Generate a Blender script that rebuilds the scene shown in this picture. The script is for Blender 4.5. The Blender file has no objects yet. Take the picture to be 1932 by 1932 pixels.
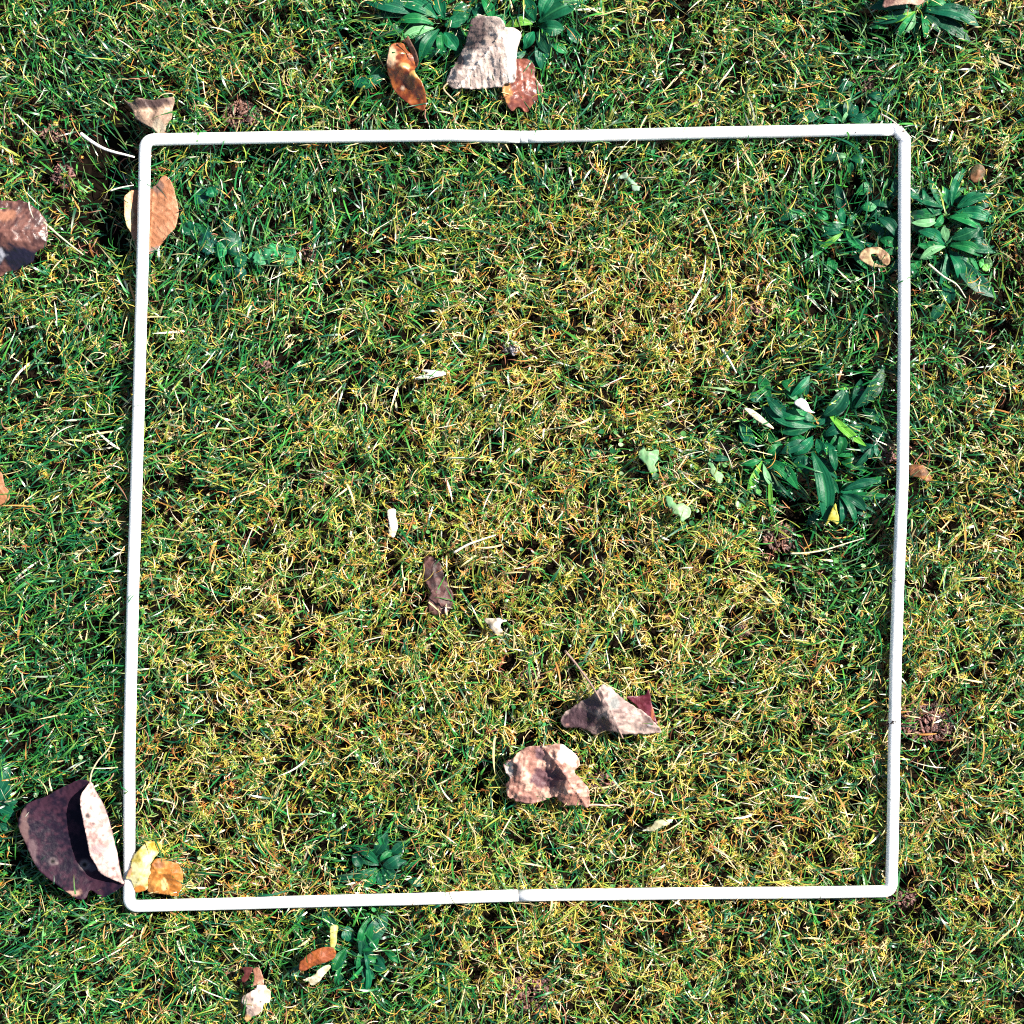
import bpy, math, random
import numpy as np
from mathutils.geometry import delaunay_2d_cdt
from mathutils import Vector

# ------------------------------------------------------------------ camera, sky, sun
SC = bpy.context.scene
COL = SC.collection
W_PX = 1932.0
S = 0.67 / W_PX                 # metres per picture unit on the turf
PLANE = 0.024
CAM_H = 1.3
cam = bpy.data.cameras.new("camera")
cam.sensor_width = 36
cam.lens = 18 * CAM_H / 0.335
cam.clip_start = 0.05
cam.clip_end = 200
cam_o = bpy.data.objects.new("camera", cam)
cam_o.location = (0, 0, PLANE + CAM_H)
COL.objects.link(cam_o)
SC.camera = cam_o

SUN_EL, SUN_AZ = math.radians(43), math.radians(68)      # azimuth clockwise from +Y
world = bpy.data.worlds.new("World")
SC.world = world
world.use_nodes = True
nt = world.node_tree
bg = nt.nodes["Background"]
sky = nt.nodes.new("ShaderNodeTexSky")
sky.sky_type = 'NISHITA'
sky.sun_disc = False
sky.sun_elevation = SUN_EL
sky.sun_rotation = SUN_AZ
nt.links.new(sky.outputs[0], bg.inputs[0])
bg.inputs[1].default_value = 0.05
sun = bpy.data.lights.new("sun", 'SUN')
sun.energy = 5.0
sun.angle = math.radians(0.5)
sun.color = (1.0, 0.94, 0.84)
sun_o = bpy.data.objects.new("sun", sun)
d = Vector((math.sin(SUN_AZ) * math.cos(SUN_EL), math.cos(SUN_AZ) * math.cos(SUN_EL), math.sin(SUN_EL)))
sun_o.rotation_euler = d.to_track_quat('Z', 'Y').to_euler()
sun_o.location = d * 5
COL.objects.link(sun_o)
SC.view_settings.view_transform = 'Standard'
SC.view_settings.look = 'None'
SC.view_settings.gamma = 1
SC.view_settings.exposure = 1.4
SC.view_settings.use_curve_mapping = False
SC.render.filter_size = 1.1
SC.cycles.pixel_filter_type = 'BLACKMAN_HARRIS'
SC.cycles.filter_width = 1.1
SC.cycles.max_bounces = 5
SC.cycles.diffuse_bounces = 1
SC.cycles.use_denoising = False

rng = np.random.default_rng(7)
random.seed(7)


# ------------------------------------------------------------------ helpers
def X(px):
    return (np.asarray(px, float) - 966) * S


def Y(py):
    return (966 - np.asarray(py, float)) * S


_lat = {}


def vnoise(x, y, seed=0):
    if seed not in _lat:
        _lat[seed] = np.random.default_rng(1000 + seed).random((256, 256))
    L = _lat[seed]
    xi = np.floor(x).astype(int); yi = np.floor(y).astype(int)
    fx = x - xi; fy = y - yi
    fx = fx * fx * (3 - 2 * fx); fy = fy * fy * (3 - 2 * fy)
    a = L[xi % 256, yi % 256]; b = L[(xi + 1) % 256, yi % 256]
    c = L[xi % 256, (yi + 1) % 256]; e = L[(xi + 1) % 256, (yi + 1) % 256]
    return (a * (1 - fx) + b * fx) * (1 - fy) + (c * (1 - fx) + e * fx) * fy


def fbm(px, py, scale, seed=0, octv=3):
    """-1..1, scale in picture units"""
    t = 0; amp = 1; tot = 0
    for k in range(octv):
        t = t + amp * (vnoise(px / scale * 2 ** k + 37.3, py / scale * 2 ** k + 11.9, seed + k) * 2 - 1)
        tot += amp; amp *= 0.5
    return t / tot


def smooth(a, b, x):
    t = np.clip((x - a) / (b - a), 0, 1)
    return t * t * (3 - 2 * t)


def mesh_obj(name, verts, faces_loops, starts, totals, mat, parent=None, col=None, smooth_sh=True):
    me = bpy.data.meshes.new(name)
    nv = len(verts)
    me.vertices.add(nv)
    me.vertices.foreach_set("co", np.ascontiguousarray(verts, dtype=np.float32).ravel())
    me.loops.add(len(faces_loops))
    me.loops.foreach_set("vertex_index", np.ascontiguousarray(faces_loops, dtype=np.int32))
    me.polygons.add(len(starts))
    me.polygons.foreach_set("loop_start", np.ascontiguousarray(starts, dtype=np.int32))
    me.polygons.foreach_set("loop_total", np.ascontiguousarray(totals, dtype=np.int32))
    if smooth_sh:
        me.polygons.foreach_set("use_smooth", np.ones(len(starts), dtype=bool))
    if col is not None:
        at = me.attributes.new("Col", 'FLOAT_COLOR', 'POINT')
        c4 = np.ones((nv, 4), dtype=np.float32); c4[:, :3] = col
        at.data.foreach_set("color", c4.ravel())
    me.update(calc_edges=True)
    me.validate()
    me.materials.append(mat)
    o = bpy.data.objects.new(name, me)
    COL.objects.link(o)
    if parent is not None:
        o.parent = parent
        o.matrix_parent_inverse = parent.matrix_world.inverted()
        px, py, pz = parent.location
        o.matrix_parent_inverse.identity()
        o.location = (-px, -py, -pz)
    return o


def tri_obj(name, verts, tris, mat, parent=None, col=None, sm=True):
    tris = np.asarray(tris, dtype=np.int32)
    n = len(tris); k = tris.shape[1]
    return mesh_obj(name, verts, tris.ravel(), np.arange(n) * k, np.full(n, k), mat, parent, col, sm)


def tag(o, label, cat, group=None, kind=None):
    o["label"] = label
    o["category"] = cat
    if group: o["group"] = group
    if kind: o["kind"] = kind
    return o


def empty(name, px, py, z, label, cat, group=None):
    o = bpy.data.objects.new(name, None)
    o.empty_display_size = 0.01
    o.location = (float(X(px)), float(Y(py)), z)
    COL.objects.link(o)
    return tag(o, label, cat, group)


# ------------------------------------------------------------------ materials
def attr_mat(name, rough=0.5, trans=0.25, spec=0.5, bump=0.0, bscale=900, transtint=(1.0, 1.0, 0.6), coat=0.0):
    m = bpy.data.materials.new(name)
    m.use_nodes = True
    t = m.node_tree
    p = t.nodes["Principled BSDF"]
    a = t.nodes.new("ShaderNodeAttribute"); a.attribute_name = "Col"
    t.links.new(a.outputs["Color"], p.inputs["Base Color"])
    p.inputs["Roughness"].default_value = rough
    p.inputs["Specular IOR Level"].default_value = spec
    p.inputs["Coat Weight"].default_value = coat
    p.inputs["Coat Roughness"].default_value = 0.25
    if bump > 0:
        tc = t.nodes.new("ShaderNodeTexCoord")
        n = t.nodes.new("ShaderNodeTexNoise"); n.inputs["Scale"].default_value = bscale
        n.inputs["Detail"].default_value = 4
        b = t.nodes.new("ShaderNodeBump"); b.inputs["Strength"].default_value = bump
        b.inputs["Distance"].default_value = 0.001
        t.links.new(tc.outputs["Object"], n.inputs["Vector"])
        t.links.new(n.outputs["Fac"], b.inputs["Height"])
        t.links.new(b.outputs["Normal"], p.inputs["Normal"])
    if trans > 0:
        tr = t.nodes.new("ShaderNodeBsdfTranslucent")
        mx = t.nodes.new("ShaderNodeMixShader"); mx.inputs[0].default_value = trans
        mu = t.nodes.new("ShaderNodeMix"); mu.data_type = 'RGBA'; mu.blend_type = 'MULTIPLY'
        mu.inputs[0].default_value = 1.0
        mu.inputs[7].default_value = (*transtint, 1)
        t.links.new(a.outputs["Color"], mu.inputs[6])
        t.links.new(mu.outputs[2], tr.inputs["Color"])
        out = t.nodes["Material Output"]
        t.links.new(p.outputs[0], mx.inputs[1]); t.links.new(tr.outputs[0], mx.inputs[2])
        t.links.new(mx.outputs[0], out.inputs[0])
    return m


M_MOSS = attr_mat("moss", rough=0.5, trans=0.25, spec=0.5)
M_GRASS = attr_mat("grass_blade", rough=0.33, trans=0.25, spec=0.7)
M_PLANT = attr_mat("plantain_green", rough=0.42, trans=0.08, spec=0.2, bump=0.25, bscale=700)
M_DEAD = attr_mat("dead_leaf", rough=0.55, trans=0.10, spec=0.35, bump=0.5, bscale=600, transtint=(1, 0.7, 0.4))
M_SHINY = attr_mat("damp_dead_leaf", rough=0.38, trans=0.03, spec=0.5, bump=0.35, bscale=500)
M_FRESH = attr_mat("yellow_leaf", rough=0.5, trans=0.3, spec=0.4, bump=0.3, bscale=500, transtint=(1, .8, .3))
M_DARK = attr_mat("dark_leaf", rough=0.5, trans=0.0, spec=0.12, bump=0.35, bscale=500)
M_SOIL = attr_mat("worm_soil", rough=0.45, trans=0, spec=0.5, bump=0.6, bscale=1500)


def tube_mat():
    m = bpy.data.materials.new("white_plastic")
    m.use_nodes = True
    t = m.node_tree; p = t.nodes["Principled BSDF"]
    tc = t.nodes.new("ShaderNodeTexCoord")
    n = t.nodes.new("ShaderNodeTexNoise"); n.inputs["Scale"].default_value = 60; n.inputs["Detail"].default_value = 5
    n2 = t.nodes.new("ShaderNodeTexNoise"); n2.inputs["Scale"].default_value = 900; n2.inputs["Detail"].default_value = 2
    r = t.nodes.new("ShaderNodeValToRGB")
    r.color_ramp.elements[0].position = 0.27; r.color_ramp.elements[0].color = (0.72, 0.73, 0.73, 1)
    r.color_ramp.elements[1].position = 0.42; r.color_ramp.elements[1].color = (0.88, 0.88, 0.88, 1)
    t.links.new(tc.outputs["Object"], n.inputs["Vector"]); t.links.new(tc.outputs["Object"], n2.inputs["Vector"])
    t.links.new(n.outputs["Fac"], r.inputs["Fac"]); t.links.new(r.outputs["Color"], p.inputs["Base Color"])
    b = t.nodes.new("ShaderNodeBump"); b.inputs["Strength"].default_value = 0.12; b.inputs["Distance"].default_value = 0.0005
    t.links.new(n2.outputs["Fac"], b.inputs["Height"]); t.links.new(b.outputs["Normal"], p.inputs["Normal"])
    p.inputs["Roughness"].default_value = 0.35
    p.inputs["Subsurface Weight"].default_value = 0.7
    p.inputs["Subsurface Radius"].default_value = (1, 1, 1)
    p.inputs["Subsurface Scale"].default_value = 0.004
    return m


M_TUBE = tube_mat()


def soil_mat():
    m = bpy.data.materials.new("soil")
    m.use_nodes = True
    t = m.node_tree; p = t.nodes["Principled BSDF"]
    tc = t.nodes.new("ShaderNodeTexCoord")
    n = t.nodes.new("ShaderNodeTexNoise"); n.inputs["Scale"].default_value = 180; n.inputs["Detail"].default_value = 8
    r = t.nodes.new("ShaderNodeValToRGB")
    r.color_ramp.elements[0].position = 0.35; r.color_ramp.elements[0].color = (0.0025, 0.0018, 0.0012, 1)
    r.color_ramp.elements[1].position = 0.7; r.color_ramp.elements[1].color = (0.011, 0.007, 0.0045, 1)
    b = t.nodes.new("ShaderNodeBump"); b.inputs["Strength"].default_value = 0.9; b.inputs["Distance"].default_value = 0.003
    t.links.new(tc.outputs["Object"], n.inputs["Vector"])
    t.links.new(n.outputs["Fac"], r.inputs["Fac"]); t.links.new(r.outputs["Color"], p.inputs["Base Color"])
    t.links.new(n.outputs["Fac"], b.inputs["Height"]); t.links.new(b.outputs["Normal"], p.inputs["Normal"])
    p.inputs["Roughness"].default_value = 1.0
    p.inputs["Specular IOR Level"].default_value = 0.05
    return m


M_GROUND = soil_mat()

# ------------------------------------------------------------------ fields of the lawn (in picture units)
# yellow (moss) versus green
YB = [(1000, 640, 330, 160, .32), (1350, 560, 200, 130, .28), (1250, 760, 300, 120, .2), (700, 1000, 330, 160, .12),
      (800, 1150, 600, 300, .22), (1350, 1130, 170, 110, .35), (520, 1280, 160, 130, .30), (850, 1350, 300, 200, .15),
      (1450, 1450, 220, 160, .22), (400, 1500, 150, 160, .15), (1300, 1600, 320, 110, .22), (700, 1680, 500, 40, .2),
      (1150, 1080, 300, 120, .2), (340, 1580, 120, 70, .2),
      (1840, 1050, 120, 420, .28), (1830, 200, 90, 150, .25), (1860, 1650, 90, 150, .2), (1250, 60, 200, 90, .1),
      (1330, 1800, 350, 130, .28), (950, 1800, 160, 100, .22), (1500, 150, 120, 100, .1),
      (150, 360, 80, 45, .2), (60, 640, 100, 120, .12), (330, 1850, 140, 80, .1), (560, 120, 160, 90, .08),
      (420, 400, 200, 160, -.28), (700, 330, 420, 90, -.16), (540, 660, 280, 190, -.12), (120, 100, 350, 170, -.25),
      (110, 1000, 150, 500, -.22), (90, 1400, 160, 250, -.3), (100, 1750, 250, 150, -.2), (1600, 900, 150, 230, -.35),
      (1620, 450, 120, 260, -.3), (1780, 470, 170, 190, -.3), (900, 90, 330, 120, -.28), (1700, 90, 160, 90, -.3),
      (700, 1630, 90, 80, -.35), (680, 1800, 120, 90, -.3), (1050, 310, 350, 60, -.1), (640, 1500, 200, 100, -.03),
      (1500, 1900, 180, 80, -.15), (1800, 1850, 170, 120, -.05)]
OB = [(1350, 570, 160, 90, .35), (980, 1000, 90, 60, .25), (1250, 500, 120, 70, .2), (530, 1270, 60, 90, .3), (310, 1400, 80, 60, .2),
      (1500, 1250, 110, 90, .2), (1850, 1050, 90, 120, .15), (1250, 1690, 200, 60, .3), (1480, 1560, 160, 70, .2),
      (1100, 800, 70, 50, .25), (960, 620, 80, 50, .2), (560, 1660, 190, 50, .3), (990, 370, 70, 40, .25),
      (1800, 1640, 80, 60, .15), (1290, 1740, 130, 60, .25), (240, 1400, 60, 60, .1), (400, 1510, 90, 60, .15), (940, 1200, 90, 60, .2)]
# bare / shady hollows: cx, cy, rx, ry, strength
DB = [(130, 285, 95, 60, 1.0), (215, 345, 60, 100, 1.1), (195, 430, 50, 70, .9), (60, 215, 70, 35, .7), (445, 205, 62, 45, 1.1), (240, 210, 30, 40, .8), (340, 250, 60, 14, .5),
      (1480, 1015, 60, 50, 1.0), (1400, 1190, 60, 30, .6), (1640, 1010, 50, 60, .4), (1180, 1030, 40, 30, .5), (1770, 1375, 85, 62, 1.1), (1750, 1440, 50, 40, .6), (578, 470, 25, 32, .8), (1885, 525, 55, 50, .9), (1700, 500, 14, 120, .5), (825, 1105, 32, 55, .9),
      (965, 657, 34, 28, .8), (1040, 720, 20, 60, .4), (1000, 1275, 35, 25, .7), (1430, 580, 28, 22, .6), (1000, 1880, 55, 45, .6), (1640, 150, 32, 28, .6),
      (1730, 1700, 70, 50, .9), (1900, 760, 40, 60, .4), (1780, 700, 40, 50, .3), (735, 985, 20, 35, .7), (1370, 840, 45, 18, .6), (1400, 1195, 35, 22, .6), (490, 1610, 30, 22, .4),
      (1720, 895, 18, 50, .6), (1680, 880, 35, 30, .6), (960, 1450, 40, 50, .2), (1140, 1490, 45, 40, .6), (290, 300, 20, 30, .3), (500, 690, 35, 28, .6),
      (1840, 60, 90, 30, .4), (620, 1855, 80, 30, .4), (1790, 330, 40, 30, .4), (1310, 600, 25, 20, .3), (1560, 590, 60, 30, .2),
      (1780, 1560, 60, 80, .25), (110, 1500, 90, 30, .2), (1190, 1570, 20, 20, .5), (190, 1680, 90, 30, .3)]


def blobs(px, py, B):
    v = 0
    for cx, cy, rx, ry, s in B:
        v = v + s * np.exp(-(((px - cx) / rx) ** 2 + ((py - cy) / ry) ** 2))
    return v


def f_yellow(px, py):
    return np.clip(0.42 + 1.15 * blobs(px, py, YB) + 0.26 * fbm(px, py, 90, 3, 4) - .35 * f_deep(px, py), 0, 1)


def f_orange(px, py):
    return np.clip(0.14 + 1.2 * blobs(px, py, OB) + 0.22 * fbm(px, py, 60, 9, 3), 0, 1)


def f_dark(px, py):
    wob = 0.35 * fbm(px, py, 22, 15, 3)
    return np.clip(blobs(px, py, DB) * (1 + wob) + 0.0, 0, 1)


# deep green weed patches
GB = [(1790, 430, 95, 110, 1), (1540, 830, 170, 130, 1), (1580, 940, 130, 90, .9), (1440, 780, 70, 60, .6), (1640, 740, 60, 90, .8), (900, 70, 170, 70, .9), (1060, 60, 70, 80, .8), (1650, 60, 130, 55, .9), (1640, 230, 90, 22, .8),
      (715, 1630, 70, 45, .9), (700, 1800, 80, 60, .9), (430, 450, 110, 70, .8), (0, 1400, 40, 90, .9), (1570, 470, 90, 100, .8), (1620, 350, 90, 70, .7), (1650, 600, 50, 60, .4), (130, 130, 120, 70, .3),
      (1430, 1740, 60, 40, .5), (1660, 720, 40, 80, .5), (560, 690, 90, 50, .4), (1430, 780, 60, 80, .4), (90, 1640, 60, 40, .3), (520, 1870, 60, 40, .4), (1690, 620, 40, 50, .2)]


def f_deep(px, py):
    return np.clip(blobs(px, py, GB) * (1 + .5 * fbm(px, py, 30, 33, 3)), 0, 1)


def tuft(px, py):
    return fbm(px, py, 21, 24, 2)


def f_height(px, py):
    return (0.0180 + 0.0040 * fbm(px, py, 75, 20, 3) + 0.0062 * tuft(px, py)
            - 0.0095 * f_dark(px, py) - 0.0035 * f_deep(px, py))


def ground_z(px, py):
    return 0.0012 * fbm(px, py, 60, 30, 3)


# ------------------------------------------------------------------ ceiling map: turf is pressed down under what lies on it
CG = 2.0
CN = 1040
CEIL = {'tube': np.full((CN, CN), 1.0), 'leaf': np.full((CN, CN), 1.0), 'plant': np.full((CN, CN), 1.0)}


def ceil_add(pts, rad=2, which='leaf'):
    px = pts[:, 0] / S + 966; py = 966 - pts[:, 1] / S
    i = ((px + 60) / CG).astype(int); j = ((py + 60) / CG).astype(int)
    for di in range(-rad, rad + 1):
        for dj in range(-rad, rad + 1):
            a = i + di; b = j + dj
            ok = (a >= 0) & (a < CN) & (b >= 0) & (b < CN)
            np.minimum.at(CEIL[which], (a[ok], b[ok]), pts[ok, 2])


def ceil_at(x, y, which):
    px = x / S + 966; py = 966 - y / S
    i = ((px + 60) / CG).astype(int); j = ((py + 60) / CG).astype(int)
    ok = (i >= 0) & (i < CN) & (j >= 0) & (j < CN)
    r = np.full(x.shape, 1.0)
    r[ok] = CEIL[which][i[ok], j[ok]]
    return r


# ------------------------------------------------------------------ ground sheet
def build_ground():
    fine = np.linspace(-0.75, 0.75, 260)
    outer = np.array([0.9, 1.2, 1.8, 3, 6, 12, 25, 50])
    ax = np.concatenate([-outer[::-1], fine, outer])
    gx, gy = np.meshgrid(ax, ax, indexing='ij')
    px = gx / S + 966; py = 966 - gy / S
    near = smooth(1.0, 0.7, np.maximum(abs(gx), abs(gy)))
    gz = ground_z(px, py) * near
    v = np.stack([gx, gy, gz], -1).reshape(-1, 3)
    n = len(ax)
    idx = np.arange(n * n).reshape(n, n)
    q = np.stack([idx[:-1, :-1], idx[1:, :-1], idx[1:, 1:], idx[:-1, 1:]], -1).reshape(-1, 4)
    o = tri_obj("ground", v, q, M_GROUND)
    o["kind"] = "structure"


build_ground()


# ------------------------------------------------------------------ swept tubes
def sweep(pts, rad, sides=20, cap=True):
    pts = np.asarray(pts, float); n = len(pts)
    rad = np.broadcast_to(np.asarray(rad, float), (n,))
    tan = np.gradient(pts, axis=0); tan /= np.linalg.norm(tan, axis=1)[:, None] + 1e-12
    up = np.array([0, 0, 1.0])
    s = np.cross(tan, up); s /= np.linalg.norm(s, axis=1)[:, None] + 1e-9
    u = np.cross(s, tan)
    a = np.linspace(0, 2 * math.pi, sides, endpoint=False)
    v = pts[:, None] + rad[:, None, None] * (np.cos(a)[None, :, None] * s[:, None] + np.sin(a)[None, :, None] * u[:, None])
    v = v.reshape(-1, 3)
    f = []
    for i in range(n - 1):
        for k in range(sides):
            k2 = (k + 1) % sides
            f.append((i * sides + k, i * sides + k2, (i + 1) * sides + k2, (i + 1) * sides + k))
    loops = [x for q in f for x in q]; tot = [4] * len(f)
    if cap:
        loops += list(range(sides))[::-1]; tot.append(sides)
        loops += list(range((n - 1) * sides, n * sides)); tot.append(sides)
    st = np.concatenate([[0], np.cumsum(tot)[:-1]])
    return v, np.array(loops), st, np.array(tot)


def sweep_obj(name, pts, rad, mat, parent=None, sides=12, col=None, c=(1, 1, 1)):
    v, l, s, t = sweep(pts, rad, sides)
    cc = np.tile(np.array(c, float), (len(v), 1)) * (1 + 0.25 * (np.random.default_rng(5).random((len(v), 1)) - .5))
    return mesh_obj(name, v, l, s, t, mat, parent, cc if col else None)


def catmull(P, n=10, closed=False):
    P = np.asarray(P, float)
    if closed:
        Q = np.vstack([P[-1], P, P[0], P[1]])
    else:
        Q = np.vstack([2 * P[0] - P[1], P, 2 * P[-1] - P[-2]])
    out = []
    m = len(Q) - 3
    t = np.linspace(0, 1, n, endpoint=False)[:, None]
    for i in range(m):
        p0, p1, p2, p3 = Q[i:i + 4]
        out.append(0.5 * ((2 * p1) + (p2 - p0) * t + (2 * p0 - 5 * p1 + 4 * p2 - p3) * t ** 2 + (3 * p1 - p0 - 3 * p2 + p3) * t ** 3))
    out = np.vstack(out)
    if not closed:
        out = np.vstack([out, P[-1]])
    return out


# ------------------------------------------------------------------ the square frame
RT = 11.4 * S          # tube radius
TZ = 0.0225            # tube axis height


def rounded(P, r, n=8):
    """open polyline with rounded inner corners; r radius per inner point"""
    P = [np.array(p, float) for p in P]
    out = [P[0]]
    for i in range(1, len(P) - 1):
        a, b, c = P[i - 1], P[i], P[i + 1]
        d1 = (a - b) / np.linalg.norm(a - b); d2 = (c - b) / np.linalg.norm(c - b)
        ang = math.acos(np.clip(np.dot(d1, d2), -1, 1))
        if r[i - 1] <= 0 or ang > 2.9:
            out.append(b); continue
        tl = r[i - 1] / math.tan(ang / 2)
        p1 = b + d1 * tl; p2 = b + d2 * tl
        for k in range(n + 1):
            t = k / n
            out.append((1 - t) ** 2 * p1 * 0 + ((1 - t) ** 2) * p1 + 2 * t * (1 - t) * (b) + t * t * p2)
    out.append(P[-1])
    # resample straight runs
    res = [out[0]]
    for p in out[1:]:
        L = np.linalg.norm(p - res[-1])
        m = max(1, int(L / 25))
        q = res[-1]
        for k in range(1, m + 1):
            res.append(q + (p - q) * k / m)
    return np.array(res)


LEFT = [(981, 257.5), (850, 254.5), (560, 258), (274, 263.5), (267, 553), (261, 755), (249, 1157), (243, 1430), (243, 1710), (352, 1707), (782, 1697), (977, 1690.5)]
RIGHT = [(983, 257.5), (1107, 255.5), (1350, 250), (1600, 245.5), (1692, 244.5), (1706.5, 262), (1706, 450), (1706, 654), (1703.5, 900), (1695, 1107), (1690, 1258), (1686, 1492), (1682, 1682), (1520, 1684), (1300, 1686), (979, 1690.5)]


def frame_pts(P, rr, seed):
    r = [0] * (len(P) - 2)
    for k, v in rr.items(): r[k - 1] = v
    q = rounded(P, r)
    z = TZ + 0.0006 * np.sin(q[:, 0] / 210 + seed) + 0.0005 * np.sin(q[:, 1] / 260 + 1.3 * seed)
    w = 0.5 * fbm(q[:, 0], q[:, 1], 120, 44, 2)
    return np.stack([X(q[:, 0] + w), Y(q[:, 1] + w), z], -1)


fr = empty("square_frame", 966, 966, TZ - RT, "large white plastic tube square frame lying flat on the lawn", "quadrat frame")
pl = frame_pts(LEFT, {3: 19, 8: 17}, 0.3)
pr = frame_pts(RIGHT, {4: 8, 5: 8, 12: 17}, 0.3)
for P in (pl, pr):
    v, l, s, t = sweep(P, RT, 28)
    mesh_obj("tube", v, l, s, t, M_TUBE, fr)
    # ceiling along the tube
    dense = np.vstack([P[i] + (P[i + 1] - P[i]) * k / 12 for i in range(len(P) - 1) for k in range(12)])
    tn = np.gradient(dense, axis=0); tn /= np.linalg.norm(tn, axis=1)[:, None] + 1e-12
    sd = np.cross(tn, [0, 0, 1])
    for off in np.linspace(-1.0, 1.0, 13):
        q = dense + sd * off * RT
        q[:, 2] = TZ - RT * math.sqrt(max(0, 1 - off * off)) * 0.9 + 0.0002
        ceil_add(q, 0, 'tube')


def band(cx, cy, dx, dy, L, rad=1.022, name="coupling"):
    c = np.array([float(X(cx)), float(Y(cy)), TZ]); dd = np.array([dx, -dy, 0.0]); dd /= np.linalg.norm(dd)
    zz = np.interp(0, [0, 1], [0, 0])
    q = frame_near(cx, cy)
    c[2] = q
    tt = np.linspace(-.5, .5, 5)
    r = RT * rad * np.array([0.96, 1, 1, 1, 0.96])
    v, l, s, t = sweep(c + dd * (tt * L * S)[:, None], r, 28)
    mesh_obj(name, v, l, s, t, M_TUBE, fr)


def frame_near(cx, cy):
    A = np.vstack([pl, pr])
    i = np.argmin((A[:, 0] - X(cx)) ** 2 + (A[:, 1] - Y(cy)) ** 2)
    return A[i, 2]


band(989, 257.5, 1, 0.0, 16)
band(972, 1690.6, 1, -0.03, 12)
band(1695.3, 1090, -0.03, 1, 12)
M_SPECK = attr_mat("mud_speck", rough=0.8, trans=0, spec=0.2)


def blob_cluster(n, spread, r0, r1, c0, c1, seed, zsq=0.7, heap=0.0, stretch=1.0):
    """lumpy pellets; returns verts (local px->m around 0), tris, cols"""
    g = np.random.default_rng(seed)
    t = (1 + 5 ** .5) / 2
    ico = np.array([(-1, t, 0), (1, t, 0), (-1, -t, 0), (1, -t, 0), (0, -1, t), (0, 1, t), (0, -1, -t), (0, 1, -t), (t, 0, -1), (t, 0, 1), (-t, 0, -1), (-t, 0, 1)], float)
    ico /= np.linalg.norm(ico[0])
    F = np.array([(0, 11, 5), (0, 5, 1), (0, 1, 7), (0, 7, 10), (0, 10, 11), (1, 5, 9), (5, 11, 4), (11, 10, 2), (10, 7, 6), (7, 1, 8), (3, 9, 4), (3, 4, 2), (3, 2, 6), (3, 6, 8), (3, 8, 9), (4, 9, 5), (2, 4, 11), (6, 2, 10), (8, 6, 7), (9, 8, 1)])
    # one subdivision
    vs = [tuple(v) for v in ico]; cache = {}

    def mid(a, b):
        k = (min(a, b), max(a, b))
        if k not in cache:
            m = (np.array(vs[a]) + np.array(vs[b])) / 2; m /= np.linalg.norm(m)
            vs.append(tuple(m)); cache[k] = len(vs) - 1
        return cache[k]
    F2 = []
    for a, b, c in F:
        ab, bc, ca = mid(a, b), mid(b, c), mid(c, a)
        F2 += [(a, ab, ca), (b, bc, ab), (c, ca, bc), (ab, bc, ca)]
    B = np.array(vs); F2 = np.array(F2)
    V = []; T = []; C = []
    for i in range(n):
        a = g.random() * 6.283; rr = math.sqrt(g.random())
        x = rr * math.cos(a) * spread[0]; y = rr * math.sin(a) * spread[1]
        r = r0 + (r1 - r0) * g.random() ** 2
        b = B * (1 + 0.35 * (g.random((len(B), 1)) - .5))
        b = b * np.array([1, 0.6 + 0.4 * g.random(), zsq * (0.7 + .5 * g.random())]) * r
        b[:, 0] *= 1 + g.random() * stretch
        th = g.random() * 6.283
        R = np.array([[math.cos(th), -math.sin(th)], [math.sin(th), math.cos(th)]])
        b[:, :2] = b[:, :2] @ R.T
        z = heap * (1 - rr) * g.random() + r * 0.3
        V.append(b + np.array([x, y, z])); T.append(F2 + i * len(B))
        m = g.random() ** 1.6
        C.append(np.tile(np.array(c0) * (1 - m) + np.array(c1) * m, (len(B), 1)) * (0.8 + .4 * g.random()))
    return np.vstack(V), np.vstack(T), np.vstack(C)


def speck(cx, cy, sx, sy, n, dz, seed, name="mud_speck"):
    V, T, C = blob_cluster(n, (sx * S, sy * S), 0.0003, 0.0009, (0.01, 0.008, 0.008), (0.06, .03, .03), seed, stretch=.6)
    V = V + np.array([float(X(cx)), float(Y(cy)), frame_near(cx, cy) + dz])
    tri_obj(name, V, T, M_SPECK, fr, C)


speck(1612, 250, 2.2, 2.2, 5, RT * 0.80, 1, "screw_hole")
speck(1697, 240, 6, 3, 9, RT * 0.72, 2)
speck(1702, 249, 5, 3, 7, RT * 0.86, 3)
speck(1679, 1366, 8, 6, 30, RT * 0.25, 4)
speck(1684, 1362, 4, 2.5, 9, RT * 0.88, 5)
speck(970, 257, 1.4, 1.4, 2, RT * 0.93, 6)


# ------------------------------------------------------------------ fallen leaves
def rbf(ctrl):
    P = np.array([(c[0], c[1]) for c in ctrl], float); z = np.array([c[2] for c in ctrl], float)
    n = len(P); sc = max(np.ptp(P[:, 0]), np.ptp(P[:, 1]), 1)
    P = P / sc
    D = np.linalg.norm(P[:, None] - P[None], axis=2)
    A = np.zeros((n + 1, n + 1)); A[:n, :n] = D + 1e-4 * np.eye(n); A[:n, n] = 1; A[n, :n] = 1
    w = np.linalg.solve(A, np.append(z, 0))

    def f(x, y):
        q = np.stack([x, y], -1) / sc
        d = np.linalg.norm(q[:, None] - P[None], axis=2)
        return d @ w[:n] + w[n]
    return f


def inside(x, y, poly):
    r = np.zeros(x.shape, bool)
    n = len(poly)
    j = n - 1
    for i in range(n):
        xi, yi = poly[i]; xj, yj = poly[j]
        c = ((yi > y) != (yj > y)) & (x < (xj - xi) * (y - yi) / (yj - yi + 1e-12) + xi)
        r ^= c
        j = i
    return r


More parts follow.
